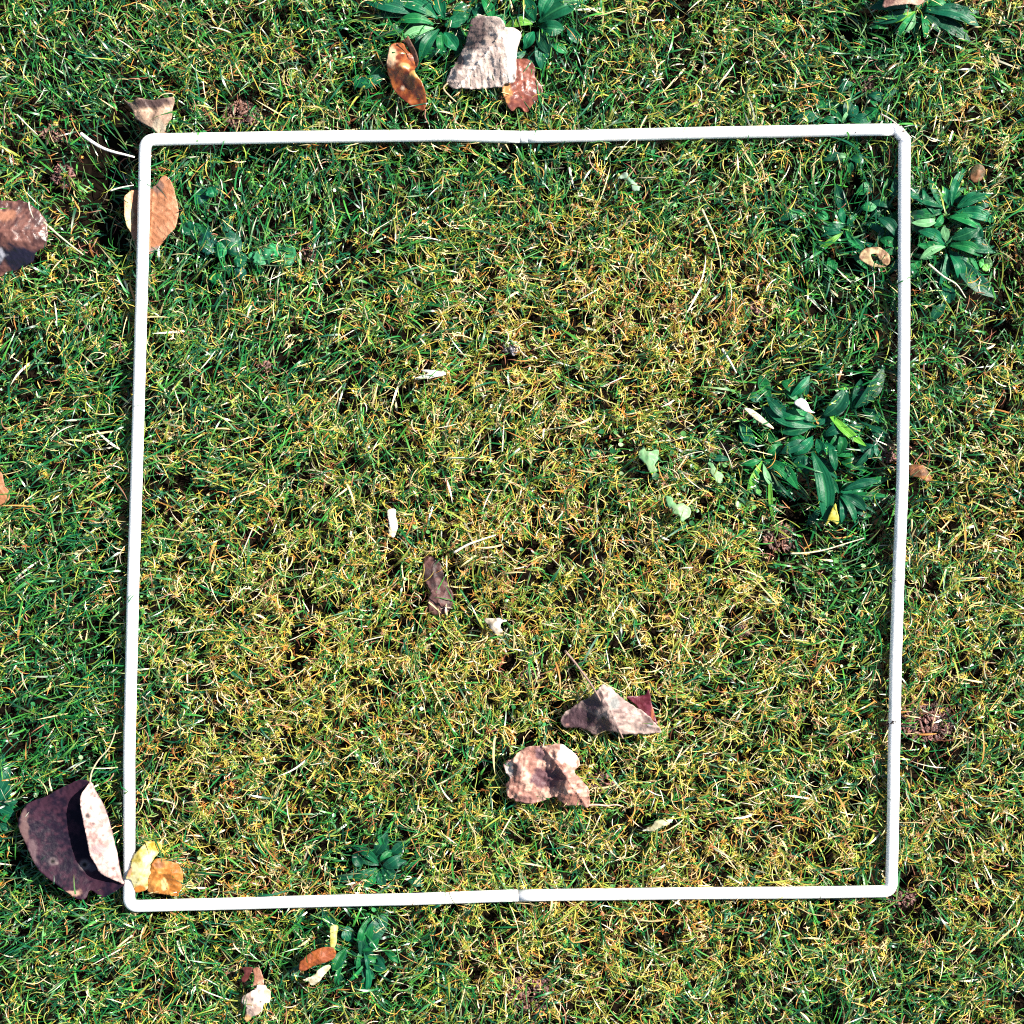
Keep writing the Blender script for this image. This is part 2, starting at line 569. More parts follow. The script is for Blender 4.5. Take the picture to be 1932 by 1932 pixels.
def sheet(name, outline, reg, ctrl, base, mat, parent, colA, colB, seed, midrib=None, crink=1.0, ragged=1.2,
          vein=0.6, spots=(), patches=(), thick=0.00014, step=2.4, vspace=17, press=True, zs=1.0):
    """one leaf surface traced as a plan outline with its own heights (mm)"""
    x0, y0, k = reg
    T = lambda p: ((x0 + p[0] / k) / 1.98758, (y0 + p[1] / k) / 1.98758)
    O = np.array([T(p) for p in outline])
    O = catmull(O, 8, True)
    # even spacing
    seg = np.linalg.norm(np.roll(O, -1, 0) - O, axis=1); cum = np.concatenate([[0], np.cumsum(seg)])
    m = max(12, int(cum[-1] / step))
    tt = np.linspace(0, cum[-1], m, endpoint=False)
    OO = np.vstack([O, O[:1]])
    B = np.stack([np.interp(tt, cum, OO[:, 0]), np.interp(tt, cum, OO[:, 1])], -1)
    B = B + ragged * np.stack([fbm(B[:, 0], B[:, 1], 7, seed, 2), fbm(B[:, 0] + 500, B[:, 1], 7, seed, 2)], -1)
    lo = B.min(0); hi = B.max(0)
    gx, gy = np.meshgrid(np.arange(lo[0], hi[0], step), np.arange(lo[1], hi[1], step))
    g = np.random.default_rng(seed)
    gx = gx.ravel() + (g.random(gx.size) - .5) * step * .5; gy = gy.ravel() + (g.random(gy.size) - .5) * step * .5
    ins = inside(gx, gy, B)
    gx = gx[ins]; gy = gy[ins]
    D = np.min(np.hypot(gx[:, None] - B[None, :, 0], gy[:, None] - B[None, :, 1]), axis=1) if len(gx) else np.zeros(0)
    keep = D > step * .6
    gx = gx[keep]; gy = gy[keep]
    vs = [Vector((float(a), float(b))) for a, b in B] + [Vector((float(a), float(b))) for a, b in zip(gx, gy)]
    res = delaunay_2d_cdt(vs, [], [list(range(len(B)))], 1, 1e-4)
    V2 = np.array([(v.x, v.y) for v in res[0]])
    F = np.array([f for f in res[2] if len(f) == 3])
    C = [(*T(c), c[2] * zs) for c in ctrl]
    zf = rbf(C)
    px, py = V2[:, 0], V2[:, 1]
    z = zf(px, py)
    vd = np.zeros(len(px)); vm = np.zeros(len(px))
    if midrib:
        a = np.array(T(midrib[0])); b = np.array(T(midrib[1]))
        ab = b - a; L = np.linalg.norm(ab); ab /= L
        rel = V2 - a
        u = rel @ ab; vv = rel @ np.array([-ab[1], ab[0]])
        vv = vv + 2.0 * np.sin(u / L * 4)
        q = (u - 0.75 * np.abs(vv) + 9 * fbm(px, py, 45, seed + 3, 2)) / (vspace * 1.35)
        q = q - np.round(q)
        vd = np.exp(-(q * vspace / 1.0) ** 2)
        vm = np.exp(-(vv / 1.5) ** 2)
    ridge = 1 - 2 * np.abs(fbm(px, py, 26, seed + 11, 2))
    fine = 1 - 2 * np.abs(fbm(px, py, 11, seed + 13, 1))
    z = z + crink * (0.5 * fbm(px, py, 34, seed, 2) + 0.2 * fbm(px, py, 9, seed + 5, 2) + .55 * ridge + .28 * fine) + vein * (0.5 * vd + 0.7 * vm)
    n1 = fbm(px, py, 24, seed + 7, 3) * .5 + .5; n2 = fbm(px, py, 6, seed + 9, 3)
    mixf = smooth(.3, .7, n1 + .35 * n2)[:, None]
    col = np.array(colA) * (1 - mixf) + np.array(colB) * mixf
    col = col * (1 + .28 * n2[:, None])
    vcol = np.clip(vein, 0, 1)
    col = col * (1 + vcol * (0.55 * vm + 0.30 * vd * (n1 > .3))[:, None])
    for (qx, qy, rx, ry, pc) in patches:
        a = T((qx, qy)); w = np.exp(-(((px - a[0]) / (rx / k / 1.9876)) ** 2 + ((py - a[1]) / (ry / k / 1.9876)) ** 2))
        w = smooth(.28, .62, w + .22 * n2 + .30 * fbm(px * .6 + py * .2, py - px * .5, 11, seed + 21, 2))[:, None]
        col = col * (1 - w) + np.array(pc) * w
    for (qx, qy, r_, sc_) in spots:
        a = T((qx, qy)); dd = np.hypot(px - a[0], py - a[1]) / (r_ / k / 1.9876)
        w = np.exp(-dd ** 4)[:, None]
        col = col * (1 - w) + np.array(sc_) * w
    col = np.clip(col * 0.8, 0.003, 0.9)
    v3 = np.stack([X(px), Y(py), base + z * 0.001], -1)
    # faces upward
    A = v3[F]
    nz = np.cross(A[:, 1] - A[:, 0], A[:, 2] - A[:, 0])[:, 2]
    F[nz < 0] = F[nz < 0][:, ::-1]
    o = tri_obj(name, v3, F, mat, parent, col)
    sm = o.modifiers.new("thickness", 'SOLIDIFY'); sm.thickness = thick; sm.offset = -1
    if press:
        cen = v3[F].mean(1)
        q = np.vstack([v3, cen]); q = q.copy(); q[:, 2] -= 0.0006
        ceil_add(q, 1)
    return o


def stalk(reg, pts, base, parent, r=0.0006, c=(.35, .22, .14), name="stalk", mat=None):
    x0, y0, k = reg
    P = np.array([(float(X((x0 + p[0] / k) / 1.98758)), float(Y((y0 + p[1] / k) / 1.98758)), base + p[2] * .001) for p in pts])
    P = catmull(P, 6)
    rr = r * np.linspace(1.25, .75, len(P))
    return sweep_obj(name, P, rr, mat or M_DEAD, parent, 8, True, c)


def at(reg, zx, zy):
    return (reg[0] + zx / reg[2]) / 1.98758, (reg[1] + zy / reg[2]) / 1.98758


R1 = (1200, 0, 1.932); R2 = (0, 300, 2.415); R3 = (3000, 400, 2.1467); R4 = (2600, 1300, 2.1467); R5 = (1800, 2450, 2.415)
R6 = (0, 2800, 2.415); R7 = (700, 3340, 1.288); R8 = (2100, 1500, 2.415); RL = (0, 1500, 2.415); RC = (1300, 1800, 2.76)
RS = (1400, 1150, 2.76); RN = (3000, 0, 2.3); RT8 = (2200, 500, 2.415); RB = (800, 2900, 1.932); RG = (600, 700, 2.415)
GL = "fallen dead leaves lying on the lawn"
ZB = 0.0225


def leaf_thing(reg, zx, zy, label, cat="fallen leaf", name="fallen_leaf", group=GL):
    a = at(reg, zx, zy)
    return empty(name, a[0], a[1], 0.012, label, cat, group)


# A: curled orange leaf, top
t = leaf_thing(R1, 620, 560, "curled glossy orange brown leaf left of the big pale leaf above the frame")
sheet("leaf_blade", [(520, 330), (600, 320), (640, 380), (700, 430), (715, 470), (690, 540), (745, 620), (770, 700), (765, 770), (740, 800), (640, 750), (540, 660), (500, 560), (485, 470), (498, 390)],
      R1, [(500, 380, 6), (520, 460, 9), (600, 510, 12), (690, 570, 12), (745, 650, 9), (765, 770, 2), (640, 740, 1), (540, 650, 1), (495, 560, 3), (640, 620, 3.5), (590, 590, 4.5), (700, 460, 4), (620, 400, 6), (580, 340, 4), (700, 720, 1)],
      ZB, M_SHINY, t, (.15, .028, .010), (.30, .085, .02), 101, ((520, 330), (765, 780)), 0.5, 0.8, .4,
      spots=((600, 640, 14, (.7, .5, .35)),), patches=((520, 420, 45, 80, (.72, .46, .28)), (700, 560, 60, 26, (.62, .34, .10)), (620, 500, 40, 22, (.55, .3, .12))))
sheet("curled_edge", [(590, 320), (625, 330), (665, 400), (690, 470), (640, 285), (700, 400), (718, 470), (700, 520), (660, 500), (610, 430)][:4] + [(700, 510), (716, 465), (700, 400), (668, 335), (642, 288), (630, 300)],
      R1, [(600, 330, 8), (640, 290, 12), (700, 400, 13), (716, 470, 10), (640, 400, 6), (690, 500, 6)], ZB, M_DEAD, t, (.2, .10, .07), (.35, .14, .06), 102, None, .4, .6, .2,
      patches=((610, 360, 25, 40, (.7, .62, .55)),))
stalk(R1, [(765, 790, 1), (760, 840, 0), (790, 900, -1)], ZB, t, .0004, (.3, .15, .1))

# C: red brown leaf beneath the pale one
t = leaf_thing(R1, 1480, 640, "dark reddish brown leaf tucked under the right edge of the big pale leaf")
sheet("leaf_blade", [(1390, 440), (1430, 425), (1500, 425), (1550, 470), (1560, 560), (1610, 620), (1605, 680), (1540, 750), (1495, 805), (1440, 770), (1400, 800), (1375, 790), (1345, 740), (1320, 650), (1330, 560)],
      R1, [(1430, 430, 2), (1550, 470, 3), (1610, 640, 1), (1490, 800, -2), (1375, 790, 3), (1330, 660, 5), (1460, 600, 4), (1520, 640, 3), (1420, 720, 5)],
      ZB - .002, M_SHINY, t, (.15, .04, .03), (.26, .08, .05), 111, ((1430, 430), (1480, 800)), 1.1, 1.0, .7, vspace=9,
      patches=((1345, 680, 40, 90, (.6, .26, .09)),), spots=tuple((1420 + 22 * (i % 5), 480 + 24 * (i // 5) + 9 * (i % 3), 9, (.36, .17, .13)) for i in range(20)))

# B: big pale folded leaf
t = leaf_thing(R1, 1200, 420, "big pale pinkish tan folded leaf above the middle of the top tube")
sheet("leaf_blade", [(1140, 122), (1200, 138), (1290, 160), (1330, 200), (1345, 252), (1400, 250), (1455, 285), (1445, 350), (1425, 430), (1412, 600), (1340, 612), (1322, 632), (1220, 640), (1130, 646), (1040, 640), (960, 636), (925, 600), (920, 560), (985, 450), (1050, 330), (1075, 230), (1095, 150)],
      R1, [(925, 605, 1), (1000, 530, 6), (1100, 440, 10), (1200, 350, 13), (1280, 290, 15), (1345, 252, 16), (1140, 125, 6), (1075, 230, 5), (1200, 180, 9), (1290, 170, 12), (1050, 340, 5), (990, 450, 3),
           (1130, 644, 3), (1220, 640, 3), (1320, 630, 4), (1100, 560, 5), (1230, 500, 8), (1330, 450, 11), (1412, 600, 6), (1380, 420, 12.5), (1455, 290, 13), (1425, 430, 10), (1350, 560, 8), (1395, 300, 15)],
      ZB - .003, M_DEAD, t, (.60, .46, .40), (.78, .64, .56), 121, ((1360, 240), (1000, 640)), 1.1, 1.3, 1.5, vspace=12, zs=1.5,
      patches=((1120, 260, 110, 150, (.22, .15, .14)), (1010, 450, 45, 90, (.22, .15, .14)), (1380, 430, 50, 190, (.95, .86, .78)), (1240, 330, 60, 40, (.5, .38, .32))))  # upper left panel coloured as the fold's shaded side, right strip as lit
stalk(R1, [(925, 600, 1), (895, 640, 0), (960, 710, -1), (1000, 740, -2)], ZB, t, .0005, (.5, .38, .22))

# D: small folded tan leaf over top left corner
t = leaf_thing(R2, 1400, 350, "small folded tan and grey leaf just above the top left corner of the frame")
sheet("leaf_blade", [(1110, 165), (1190, 215), (1270, 180), (1400, 200), (1500, 185), (1585, 180), (1592, 225), (1572, 290), (1562, 360), (1515, 430), (1485, 485), (1430, 487), (1380, 440), (1290, 392), (1232, 350), (1195, 270)],
      R2, [(1110, 165, 1), (1200, 260, 3), (1390, 275, 4), (1570, 268, 6), (1270, 182, 9), (1400, 200, 8), (1585, 182, 9), (1300, 330, 7), (1450, 340, 8), (1540, 340, 6), (1240, 355, 3), (1380, 440, 3), (1450, 485, 1)],
      ZB, M_DEAD, t, (.28, .18, .13), (.46, .31, .22), 131, ((1580, 270), (1200, 300)), 0.8, 1.2, .8, vspace=11,
      patches=((1380, 225, 170, 42, (.10, .06, .055)), (1440, 430, 70, 60, (.62, .50, .36))))  # shade painted on the upper panel, light on the lower one

# E: orange brown leaf under the left tube
t = leaf_thing(R2, 1380, 1200, "orange brown leaf pinned beneath the left tube near its top end")
sheet("leaf_blade", [(1120, 1080), (1180, 1000), (1215, 990), (1380, 960), (1480, 862), (1555, 930), (1595, 1090), (1612, 1200), (1580, 1330), (1520, 1400), (1450, 1480), (1360, 1560), (1250, 1555), (1175, 1375), (1130, 1280)],
      R2, [(1120, 1080, 2), (1180, 1000, 1), (1210, 1200, -3.4), (1300, 1000, -4.0), (1300, 1400, -4), (1380, 1200, -2), (1480, 870, 1), (1500, 1100, 1), (1600, 1150, 0), (1500, 1350, 0), (1360, 1550, -2), (1140, 1300, 0), (1250, 1500, -3)],
      ZB - .001, M_DEAD, t, (.42, .17, .08), (.52, .24, .13), 141, ((1380, 900), (1330, 1560)), 0.5, 1.0, .8, vspace=11, press=True,
      patches=((1150, 1180, 45, 200, (.75, .55, .30)), (1420, 960, 60, 60, (.22, .12, .09)), (1400, 1530, 80, 40, (.3, .2, .17))))

# F: dark brown leaf cut by left edge
t = leaf_thing(R2, 200, 1380, "dark reddish brown leaf cut off by the left edge, lower half painted as shade")
sheet("leaf_blade", [(-90, 1110), (0, 1092), (120, 1105), (200, 1095), (300, 1140), (370, 1200), (430, 1290), (442, 1400), (420, 1510), (335, 1560), (290, 1640), (180, 1700), (60, 1730), (-90, 1740)],
      R2, [(-90, 1110, 4), (120, 1100, 3), (300, 1140, 3), (430, 1290, 2), (100, 1250, 6), (250, 1300, 5.5), (0, 1420, 9), (150, 1470, 9), (350, 1450, 6), (60, 1600, 2), (200, 1600, 2), (300, 1640, -1), (60, 1730, -5), (-90, 1740, -3), (180, 1700, -4)],
      ZB, M_SHINY, t, (.07, .03, .028), (.16, .07, .055), 151, ((-50, 1380), (420, 1390)), 1.0, 1.2, .7, vspace=13,
      patches=((60, 1240, 110, 60, (.34, .15, .09)), (180, 1620, 210, 120, (.012, .01, .025)), (10, 1590, 40, 60, (.35, .35, .4))))  # navy patch is shade on the folded-down half, put into the colour
stalk(R2, [(400, 1290, 3), (560, 1430, 2), (750, 1580, 0)], ZB, t, .0006, (.5, .5, .3))

# G: orange brown leaf at left edge, halfway
t = leaf_thing(RL, 20, 800, "orange brown leaf tip poking in at the left edge halfway down")
sheet("leaf_blade", [(-90, 640), (0, 648), (30, 670), (50, 780), (85, 830), (80, 900), (40, 930), (0, 952), (-90, 940)], RL,
      [(-90, 640, 3), (-90, 940, 3), (0, 800, 4), (50, 780, 3), (80, 900, 1), (0, 950, 0)], ZB, M_DEAD, t, (.42, .18, .08), (.3, .12, .06), 161, ((-90, 700), (80, 900)), .7, 1, .8, vspace=10)

# H: big dark purple leaf, bottom left
t = leaf_thing(R6, 620, 800, "large dark purple leaf with a pale curled over edge beside bottom left corner")
sheet("leaf_blade", [(838, 305), (740, 288), (600, 350), (450, 430), (280, 500), (215, 590), (190, 700), (240, 830), (290, 950), (355, 1080), (440, 1165), (560, 1255), (700, 1352), (785, 1365), (830, 1290), (930, 1352), (1000, 1332), (1110, 1262), (1142, 1232), (1112, 1150), (1075, 950), (1030, 760), (990, 600), (950, 500), (895, 400)],
      R6, [(838, 305, 9), (600, 350, 7), (450, 430, 7), (280, 500, 8), (200, 650, 9), (250, 850, 8), (330, 1050, 8), (560, 1250, 7), (740, 1355, 8), (930, 1345, 5), (1110, 1260, 6),
           (500, 600, 2.5), (600, 800, 1.5), (500, 950, 3.5), (700, 1050, 2), (800, 1200, 2.5), (400, 700, 4.0), (860, 900, 2), (1080, 950, 6), (1000, 640, 6), (900, 420, 8), (720, 500, 3), (960, 1150, 2.5)],
      ZB, M_DARK, t, (.010, .006, .016), (.036, .014, .026), 171, ((838, 305), (1000, 1320)), 0.35, 1.0, .25, vspace=20,  # dark purple deepened to hold the shade inside the curl
      patches=((240, 720, 45, 200, (.12, .07, .07)), (310, 960, 40, 140, (.10, .06, .07)), (640, 1315, 120, 30, (.4, .24, .18)), (830, 1090, 60, 40, (.09, .07, .09))),  # paler rim patches paint sunlight caught on the left and bottom edges
      spots=((768, 1068, 44, (.26, .22, .22)), (768, 1068, 26, (.004, .004, .004)), (490, 1030, 34, (.16, .12, .13)), (490, 1030, 22, (.004, .004, .004)), (525, 1048, 14, (.2, .15, .15))))
sheet("curled_edge", [(848, 305), (895, 400), (952, 500), (992, 600), (1032, 760), (1078, 950), (1116, 1150), (1142, 1228), (1080, 1202), (945, 1122), (900, 1040), (850, 940), (822, 780), (790, 640), (765, 510), (762, 430), (800, 360)],
      R6, [(848, 305, 9), (895, 400, 8.6), (952, 500, 7.5), (1032, 760, 6.5), (1078, 950, 6.5), (1142, 1228, 7), (1080, 1202, 9), (945, 1122, 12), (850, 940, 14), (822, 780, 15), (765, 510, 14), (800, 360, 11), (880, 560, 13), (940, 800, 13.5), (1000, 1000, 12), (1050, 1120, 9.5)],
      ZB, M_DEAD, t, (.36, .22, .20), (.56, .41, .37), 172, ((850, 320), (1120, 1200)), 0.5, .7, .7, vspace=14,
      spots=((830, 600, 22, (.02, .01, .01)), (882, 430, 12, (.2, .1, .1)), (880, 672, 14, (.12, .06, .06)), (962, 780, 14, (.25, .15, .13)), (1050, 1085, 16, (.2, .08, .07)), (860, 540, 9, (.3, .15, .15))),
      patches=((930, 900, 60, 50, (.38, .26, .26)),))
stalk(R6, [(836, 305, 9), (850, 210, 7), (905, 110, 5), (990, 10, 3), (1035, -110, 1), (1040, -150, 0)], ZB, t, .0005, (.42, .36, .22))

# I: yellow-orange leaf in bottom left corner
t = leaf_thing(R6, 1400, 1120, "bright yellow and orange crumpled leaf inside the bottom left corner")
sheet("leaf_blade", [(1205, 1000), (1270, 920), (1330, 862), (1400, 855), (1450, 862), (1472, 900), (1440, 960), (1402, 1010), (1392, 1100), (1352, 1180), (1332, 1290), (1240, 1322), (1218, 1290), (1195, 1200), (1150, 1180), (1190, 1080)],
      R6, [(1150, 1180, 6.5), (1200, 1080, 6.5), (1205, 1000, 5), (1330, 862, 3), (1450, 870, 2), (1300, 1000, 8), (1280, 1150, 8), (1392, 1100, 5), (1240, 1320, 1), (1330, 1290, 2), (1400, 960, 3)],
      ZB, M_FRESH, t, (.62, .50, .10), (.75, .70, .38), 181, ((1400, 860), (1230, 1320)), .7, 1, .6, vspace=9,
      patches=((1400, 900, 80, 40, (.70, .45, .05)), (1270, 1290, 60, 40, (.6, .22, .03)), (1180, 1120, 30, 60, (.62, .35, .18))))
sheet("orange_lobe", [(1392, 1040), (1450, 1000), (1540, 1030), (1622, 1062), (1662, 1150), (1642, 1290), (1590, 1352), (1500, 1342), (1360, 1322), (1332, 1290), (1352, 1180)],
      R6, [(1392, 1040, 7), (1450, 1000, 6), (1620, 1060, 4), (1662, 1160, 4), (1590, 1350, 2), (1340, 1300, 1.5), (1430, 1130, 7), (1500, 1280, 2), (1560, 1150, 6.5), (1480, 1180, 3.5), (1400, 1250, 5)],
      ZB - .0012, M_FRESH, t, (.50, .18, .03), (.66, .30, .07), 182, ((1410, 1080), (1560, 1350)), .8, 1, 1.0, vspace=9,
      patches=((1490, 1250, 26, 80, (.8, .66, .30)), (1440, 1060, 60, 40, (.35, .14, .05))))

# J: grey brown folded leaf, lower middle
t = leaf_thing(R5, 1180, 540, "grey brown tent folded leaf with a dark red back corner and long midrib")
sheet("leaf_blade", [(1100, 268), (1180, 300), (1250, 360), (1335, 432), (1450, 500), (1545, 580), (1640, 702), (1580, 720), (1450, 732), (1280, 722), (1200, 700), (1110, 702), (1060, 742), (960, 702), (900, 672), (800, 682), (738, 640), (740, 570), (820, 500), (900, 440), (1000, 380), (1050, 320)],
      R5, [(1070, 300, 11), (1100, 420, 13), (1150, 520, 13), (1210, 630, 10), (1275, 720, 6), (1000, 380, 6), (900, 440, 3), (740, 600, 0), (800, 680, 0), (960, 700, 0.5), (1060, 740, 0.5), (900, 560, 3.0), (1030, 560, 6.5), (1120, 680, 5),
           (1250, 360, 10), (1340, 432, 9.5), (1545, 580, 7), (1640, 702, 3), (1450, 730, 2), (1350, 600, 8.5), (1230, 480, 12)],
      ZB - .001, M_DEAD, t, (.27, .18, .165), (.50, .37, .32), 191, ((1070, 300), (1280, 725)), 1.3, 1.6, .9, vspace=16, zs=1.3,
      patches=((900, 600, 170, 120, (.10, .055, .065)), (1010, 450, 80, 80, (.10, .06, .075)), (1130, 640, 70, 80, (.14, .08, .08)), (1210, 430, 50, 60, (.26, .26, .25))),  # left of the midrib, dark purple patches paint the tent's shaded side
      spots=((980, 590, 16, (.03, .03, .02)), (1110, 570, 20, (.03, .03, .02)), (1530, 640, 20, (.3, .28, .3)), (1450, 680, 16, (.2, .17, .17)), (1380, 560, 14, (.5, .4, .4)), (790, 650, 14, (.6, .3, .25))))
sheet("back_corner", [(1325, 385), (1480, 375), (1522, 318), (1552, 450), (1602, 640), (1548, 590), (1450, 510), (1380, 440)], R5,
      [(1325, 385, 7), (1480, 375, 5), (1522, 318, 7), (1552, 450, 5), (1602, 640, 3), (1450, 510, 4.0), (1380, 440, 5)], ZB, M_SHINY, t, (.10, .012, .02), (.16, .03, .05), 192, None, .5, .8, .1,
      patches=((1560, 560, 18, 80, (.4, .12, .06)),))
stalk(R5, [(770, -20, -2), (840, 60, 0), (910, 150, 4), (1000, 270, 9), (1072, 390, 14), (1130, 490, 14.3), (1190, 590, 12.5), (1250, 680, 9.5), (1292, 765, 5)], ZB, t, .00065, (.30, .2, .17))

# K: pink-brown leaf
t = leaf_thing(R5, 600, 1090, "pinkish brown cupped leaf with bright frilled edge below the tent folded leaf")
sheet("leaf_blade", [(220, 980), (300, 930), (400, 850), (470, 820), (560, 820), (620, 808), (700, 798), (765, 822), (835, 870), (902, 962), (888, 1010), (852, 1042), (882, 1100), (972, 1200), (985, 1372), (900, 1370), (800, 1372), (722, 1332), (690, 1290), (640, 1305), (580, 1328), (520, 1346), (430, 1362), (300, 1322), (240, 1262), (240, 1170), (272, 1130), (230, 1060)],
      R5, [(600, 1130, 3), (680, 1100, 4), (540, 1200, 2), (300, 950, 7), (400, 870, 8), (560, 830, 9), (690, 900, 12), (740, 1060, 11.5), (780, 1200, 11), (900, 960, 6), (840, 1000, 8.5), (880, 1110, 8), (972, 1300, 5), (900, 1365, 3), (760, 1340, 4), (690, 1240, 5),
           (240, 1060, 4), (330, 1060, 8), (400, 1150, 7), (250, 1250, 3), (430, 1355, 1), (350, 1270, 5), (520, 1330, 1), (500, 960, 7), (590, 940, 6), (470, 1080, 5)],
      ZB - .001, M_DEAD, t, (.36, .17, .13), (.62, .38, .29), 201, ((560, 820), (960, 1360)), 2.2, 2.2, 1.2, vspace=9, zs=1.25,
      patches=((610, 1130, 150, 120, (.15, .07, .08)), (540, 900, 60, 80, (.2, .11, .12)), (800, 900, 100, 100, (.95, .90, .82)), (330, 1040, 50, 70, (.2, .11, .1)), (260, 1040, 40, 80, (.7, .6, .54)), (390, 1320, 140, 50, (.28, .14, .12)), (820, 1310, 110, 60, (.34, .16, .12))))  # white patch paints the lit upper right edge, dark centre the valley's shade
stalk(R5, [(972, 1372, 3), (1060, 1368, 3), (1150, 1378, 2), (1230, 1370, 2), (1292, 1388, 0)], ZB, t, .00055, (.6, .38, .3))

# L: rust leaf at bottom
t = leaf_thing(RB, 760, 1320, "small rust orange leaf lying in dark grass below the bottom tube")
sheet("leaf_blade", [(630, 1365), (680, 1310), (760, 1262), (830, 1245), (880, 1260), (895, 1300), (860, 1345), (780, 1370), (720, 1395), (660, 1425), (625, 1410)], RB,
      [(630, 1370, 5), (760, 1262, 5), (880, 1262, 5), (895, 1300, 4), (780, 1330, 7), (700, 1360, 6), (720, 1395, 3), (860, 1345, 3)], ZB + .001, M_DEAD, t, (.38, .10, .02), (.24, .06, .02), 211, ((630, 1400), (890, 1270)), .5, .9, .7, vspace=8)
# flakes
t = leaf_thing(RB, 740, 1450, "creamy white scrap of leaf directly under the small rust orange leaf")
sheet("leaf_blade", [(650, 1490), (720, 1465), (770, 1410), (835, 1380), (850, 1400), (810, 1450), (770, 1500), (720, 1540), (690, 1510)], RB,
      [(650, 1490, 2), (835, 1380, 4), (720, 1540, 1), (750, 1460, 4)], ZB, M_DEAD, t, (.5, .42, .25), (.78, .72, .55), 212, None, .8, 1.8, 0)
t = leaf_thing(RB, 310, 1620, "pinkish white leaf with pin holes near the bottom edge")
sheet("leaf_blade", [(230, 1600), (300, 1560), (330, 1520), (380, 1530), (420, 1590), (412, 1650), (370, 1660), (350, 1720), (290, 1760), (250, 1800), (225, 1780), (245, 1700), (215, 1650)], RB,
      [(230, 1600, 4), (330, 1520, 4), (420, 1600, 2), (300, 1640, 6), (250, 1790, 1), (350, 1720, 3)], ZB + .001, M_DEAD, t, (.50, .36, .30), (.78, .70, .64), 213, ((330, 1520), (250, 1790)), 1.3, 2.6, .6,
      spots=((290, 1622, 9, (.02, .02, .02)), (350, 1642, 9, (.05, .03, .03)), (275, 1705, 7, (.02, .02, .02))), patches=((400, 1570, 40, 60, (.7, .42, .3)), (230, 1790, 60, 50, (.6, .34, .14))))
sheet("torn_flap", [(290, 1420), (330, 1400), (360, 1450), (370, 1520), (330, 1540), (285, 1550), (300, 1480)], RB,
      [(300, 1420, 3), (350, 1450, 5), (330, 1530, 4)], ZB, M_DEAD, t, (.45, .2, .12), (.6, .35, .25), 214, None, .6, 1, 0)
t = leaf_thing(RB, 250, 1440, "dark maroon shred of leaf above the pinkish white leaf with pin holes")
sheet("leaf_blade", [(210, 1410), (240, 1395), (290, 1400), (275, 1440), (250, 1490), (215, 1520), (200, 1490), (225, 1450)], RB,
      [(210, 1410, 3), (290, 1400, 5), (215, 1520, 1)], ZB, M_SHINY, t, (.12, .025, .02), (.2, .06, .05), 215, None, .5, 1, 0)
t = leaf_thing(RB, 870, 1180, "lemon yellow slip of leaf standing above the small rust orange leaf")
sheet("leaf_blade", [(855, 1100), (905, 1098), (900, 1160), (895, 1220), (875, 1258), (848, 1250), (850, 1190)], RB,
      [(855, 1100, 6), (905, 1098, 4), (870, 1180, 7), (860, 1255, 4)], ZB, M_FRESH, t, (.65, .60, .10), (.7, .68, .25), 216, ((880, 1100), (865, 1255)), .4, .7, .5)

# N: tan leaf at top right edge
t = leaf_thing(RN, 900, 20, "flat pinkish tan leaf cut off by the top edge near the right corner")
sheet("leaf_blade", [(760, -90), (1070, -90), (1090, -20), (1060, 20), (1010, 70), (930, 65), (860, 72), (770, 80), (690, 86), (720, 0)], RN,
      [(760, -90, 8), (1070, -90, 8), (1010, 70, 5), (690, 86, 5), (880, 0, 9)], ZB + .004, M_DEAD, t, (.50, .31, .22), (.62, .42, .32), 221, ((900, -90), (900, 70)), .7, 1.1, .6,
      patches=((740, 30, 60, 70, (.24, .12, .10)),))

# chips and scraps inside the frame
t = leaf_thing(RC, 470, 440, "small white chip standing in brown moss left of centre", "chip", "pale_chip", None)
sheet("chip_face", [(420, 320), (500, 300), (510, 380), (530, 470), (510, 560), (480, 600), (440, 560), (440, 450)], RC,
      [(420, 320, 3), (500, 300, 3), (480, 600, 1), (470, 440, 4)], ZB, M_DEAD, t, (.62, .56, .36), (.85, .85, .82), 231, None, .6, 1.6, 0, thick=.0008)
t = leaf_thing(RS, 610, 700, "white dart shaped sliver lying in green grass upper left of centre", "sliver", "pale_sliver", None)
sheet("sliver_face", [(430, 752), (500, 715), (572, 695), (490, 662), (620, 655), (700, 668), (795, 690), (730, 712), (650, 730), (560, 750)], RS,
      [(430, 750, 2), (795, 690, 3), (620, 695, 4)], ZB + .001, M_DEAD, t, (.62, .62, .55), (.85, .85, .83), 232, None, .6, 1.5, 0)
t = leaf_thing(RC, 930, 1120, "dark purplish decayed leaf sunk in the moss near the centre")
sheet("leaf_blade", [(790, 820), (900, 800), (970, 880), (1010, 1000), (1050, 1100), (1095, 1200), (1065, 1350), (970, 1400), (860, 1382), (840, 1280), (862, 1150), (800, 1040)], RC,
      [(790, 820, 0), (970, 880, 1), (900, 1000, 2), (960, 1120, -1), (960, 1270, 3), (1080, 1280, 0), (860, 1380, 0)], ZB - .0085, M_DEAD, t, (.045, .022, .022), (.12, .055, .05), 233, ((850, 820), (980, 1390)), 1.6, 2.5, .6, vspace=9)
t = leaf_thing(R3, 600, 1220, "curled tan dead leaf scrap touching the inside of the right tube near the top")
sheet("leaf_blade", [(470, 1220), (500, 1160), (570, 1135), (640, 1140), (700, 1180), (722, 1240), (690, 1280), (640, 1240), (600, 1190), (560, 1200), (600, 1260), (690, 1290), (600, 1292), (520, 1262)], R3,
      [(470, 1220, 5), (570, 1135, 3), (722, 1240, 3), (600, 1290, 1), (560, 1200, 5)], ZB, M_DEAD, t, (.24, .12, .06), (.5, .38, .2), 234, None, .6, 1, 0)
t = leaf_thing(R3, 1430, 540, "small oval brown and green leaf above the plantain outside the right tube")
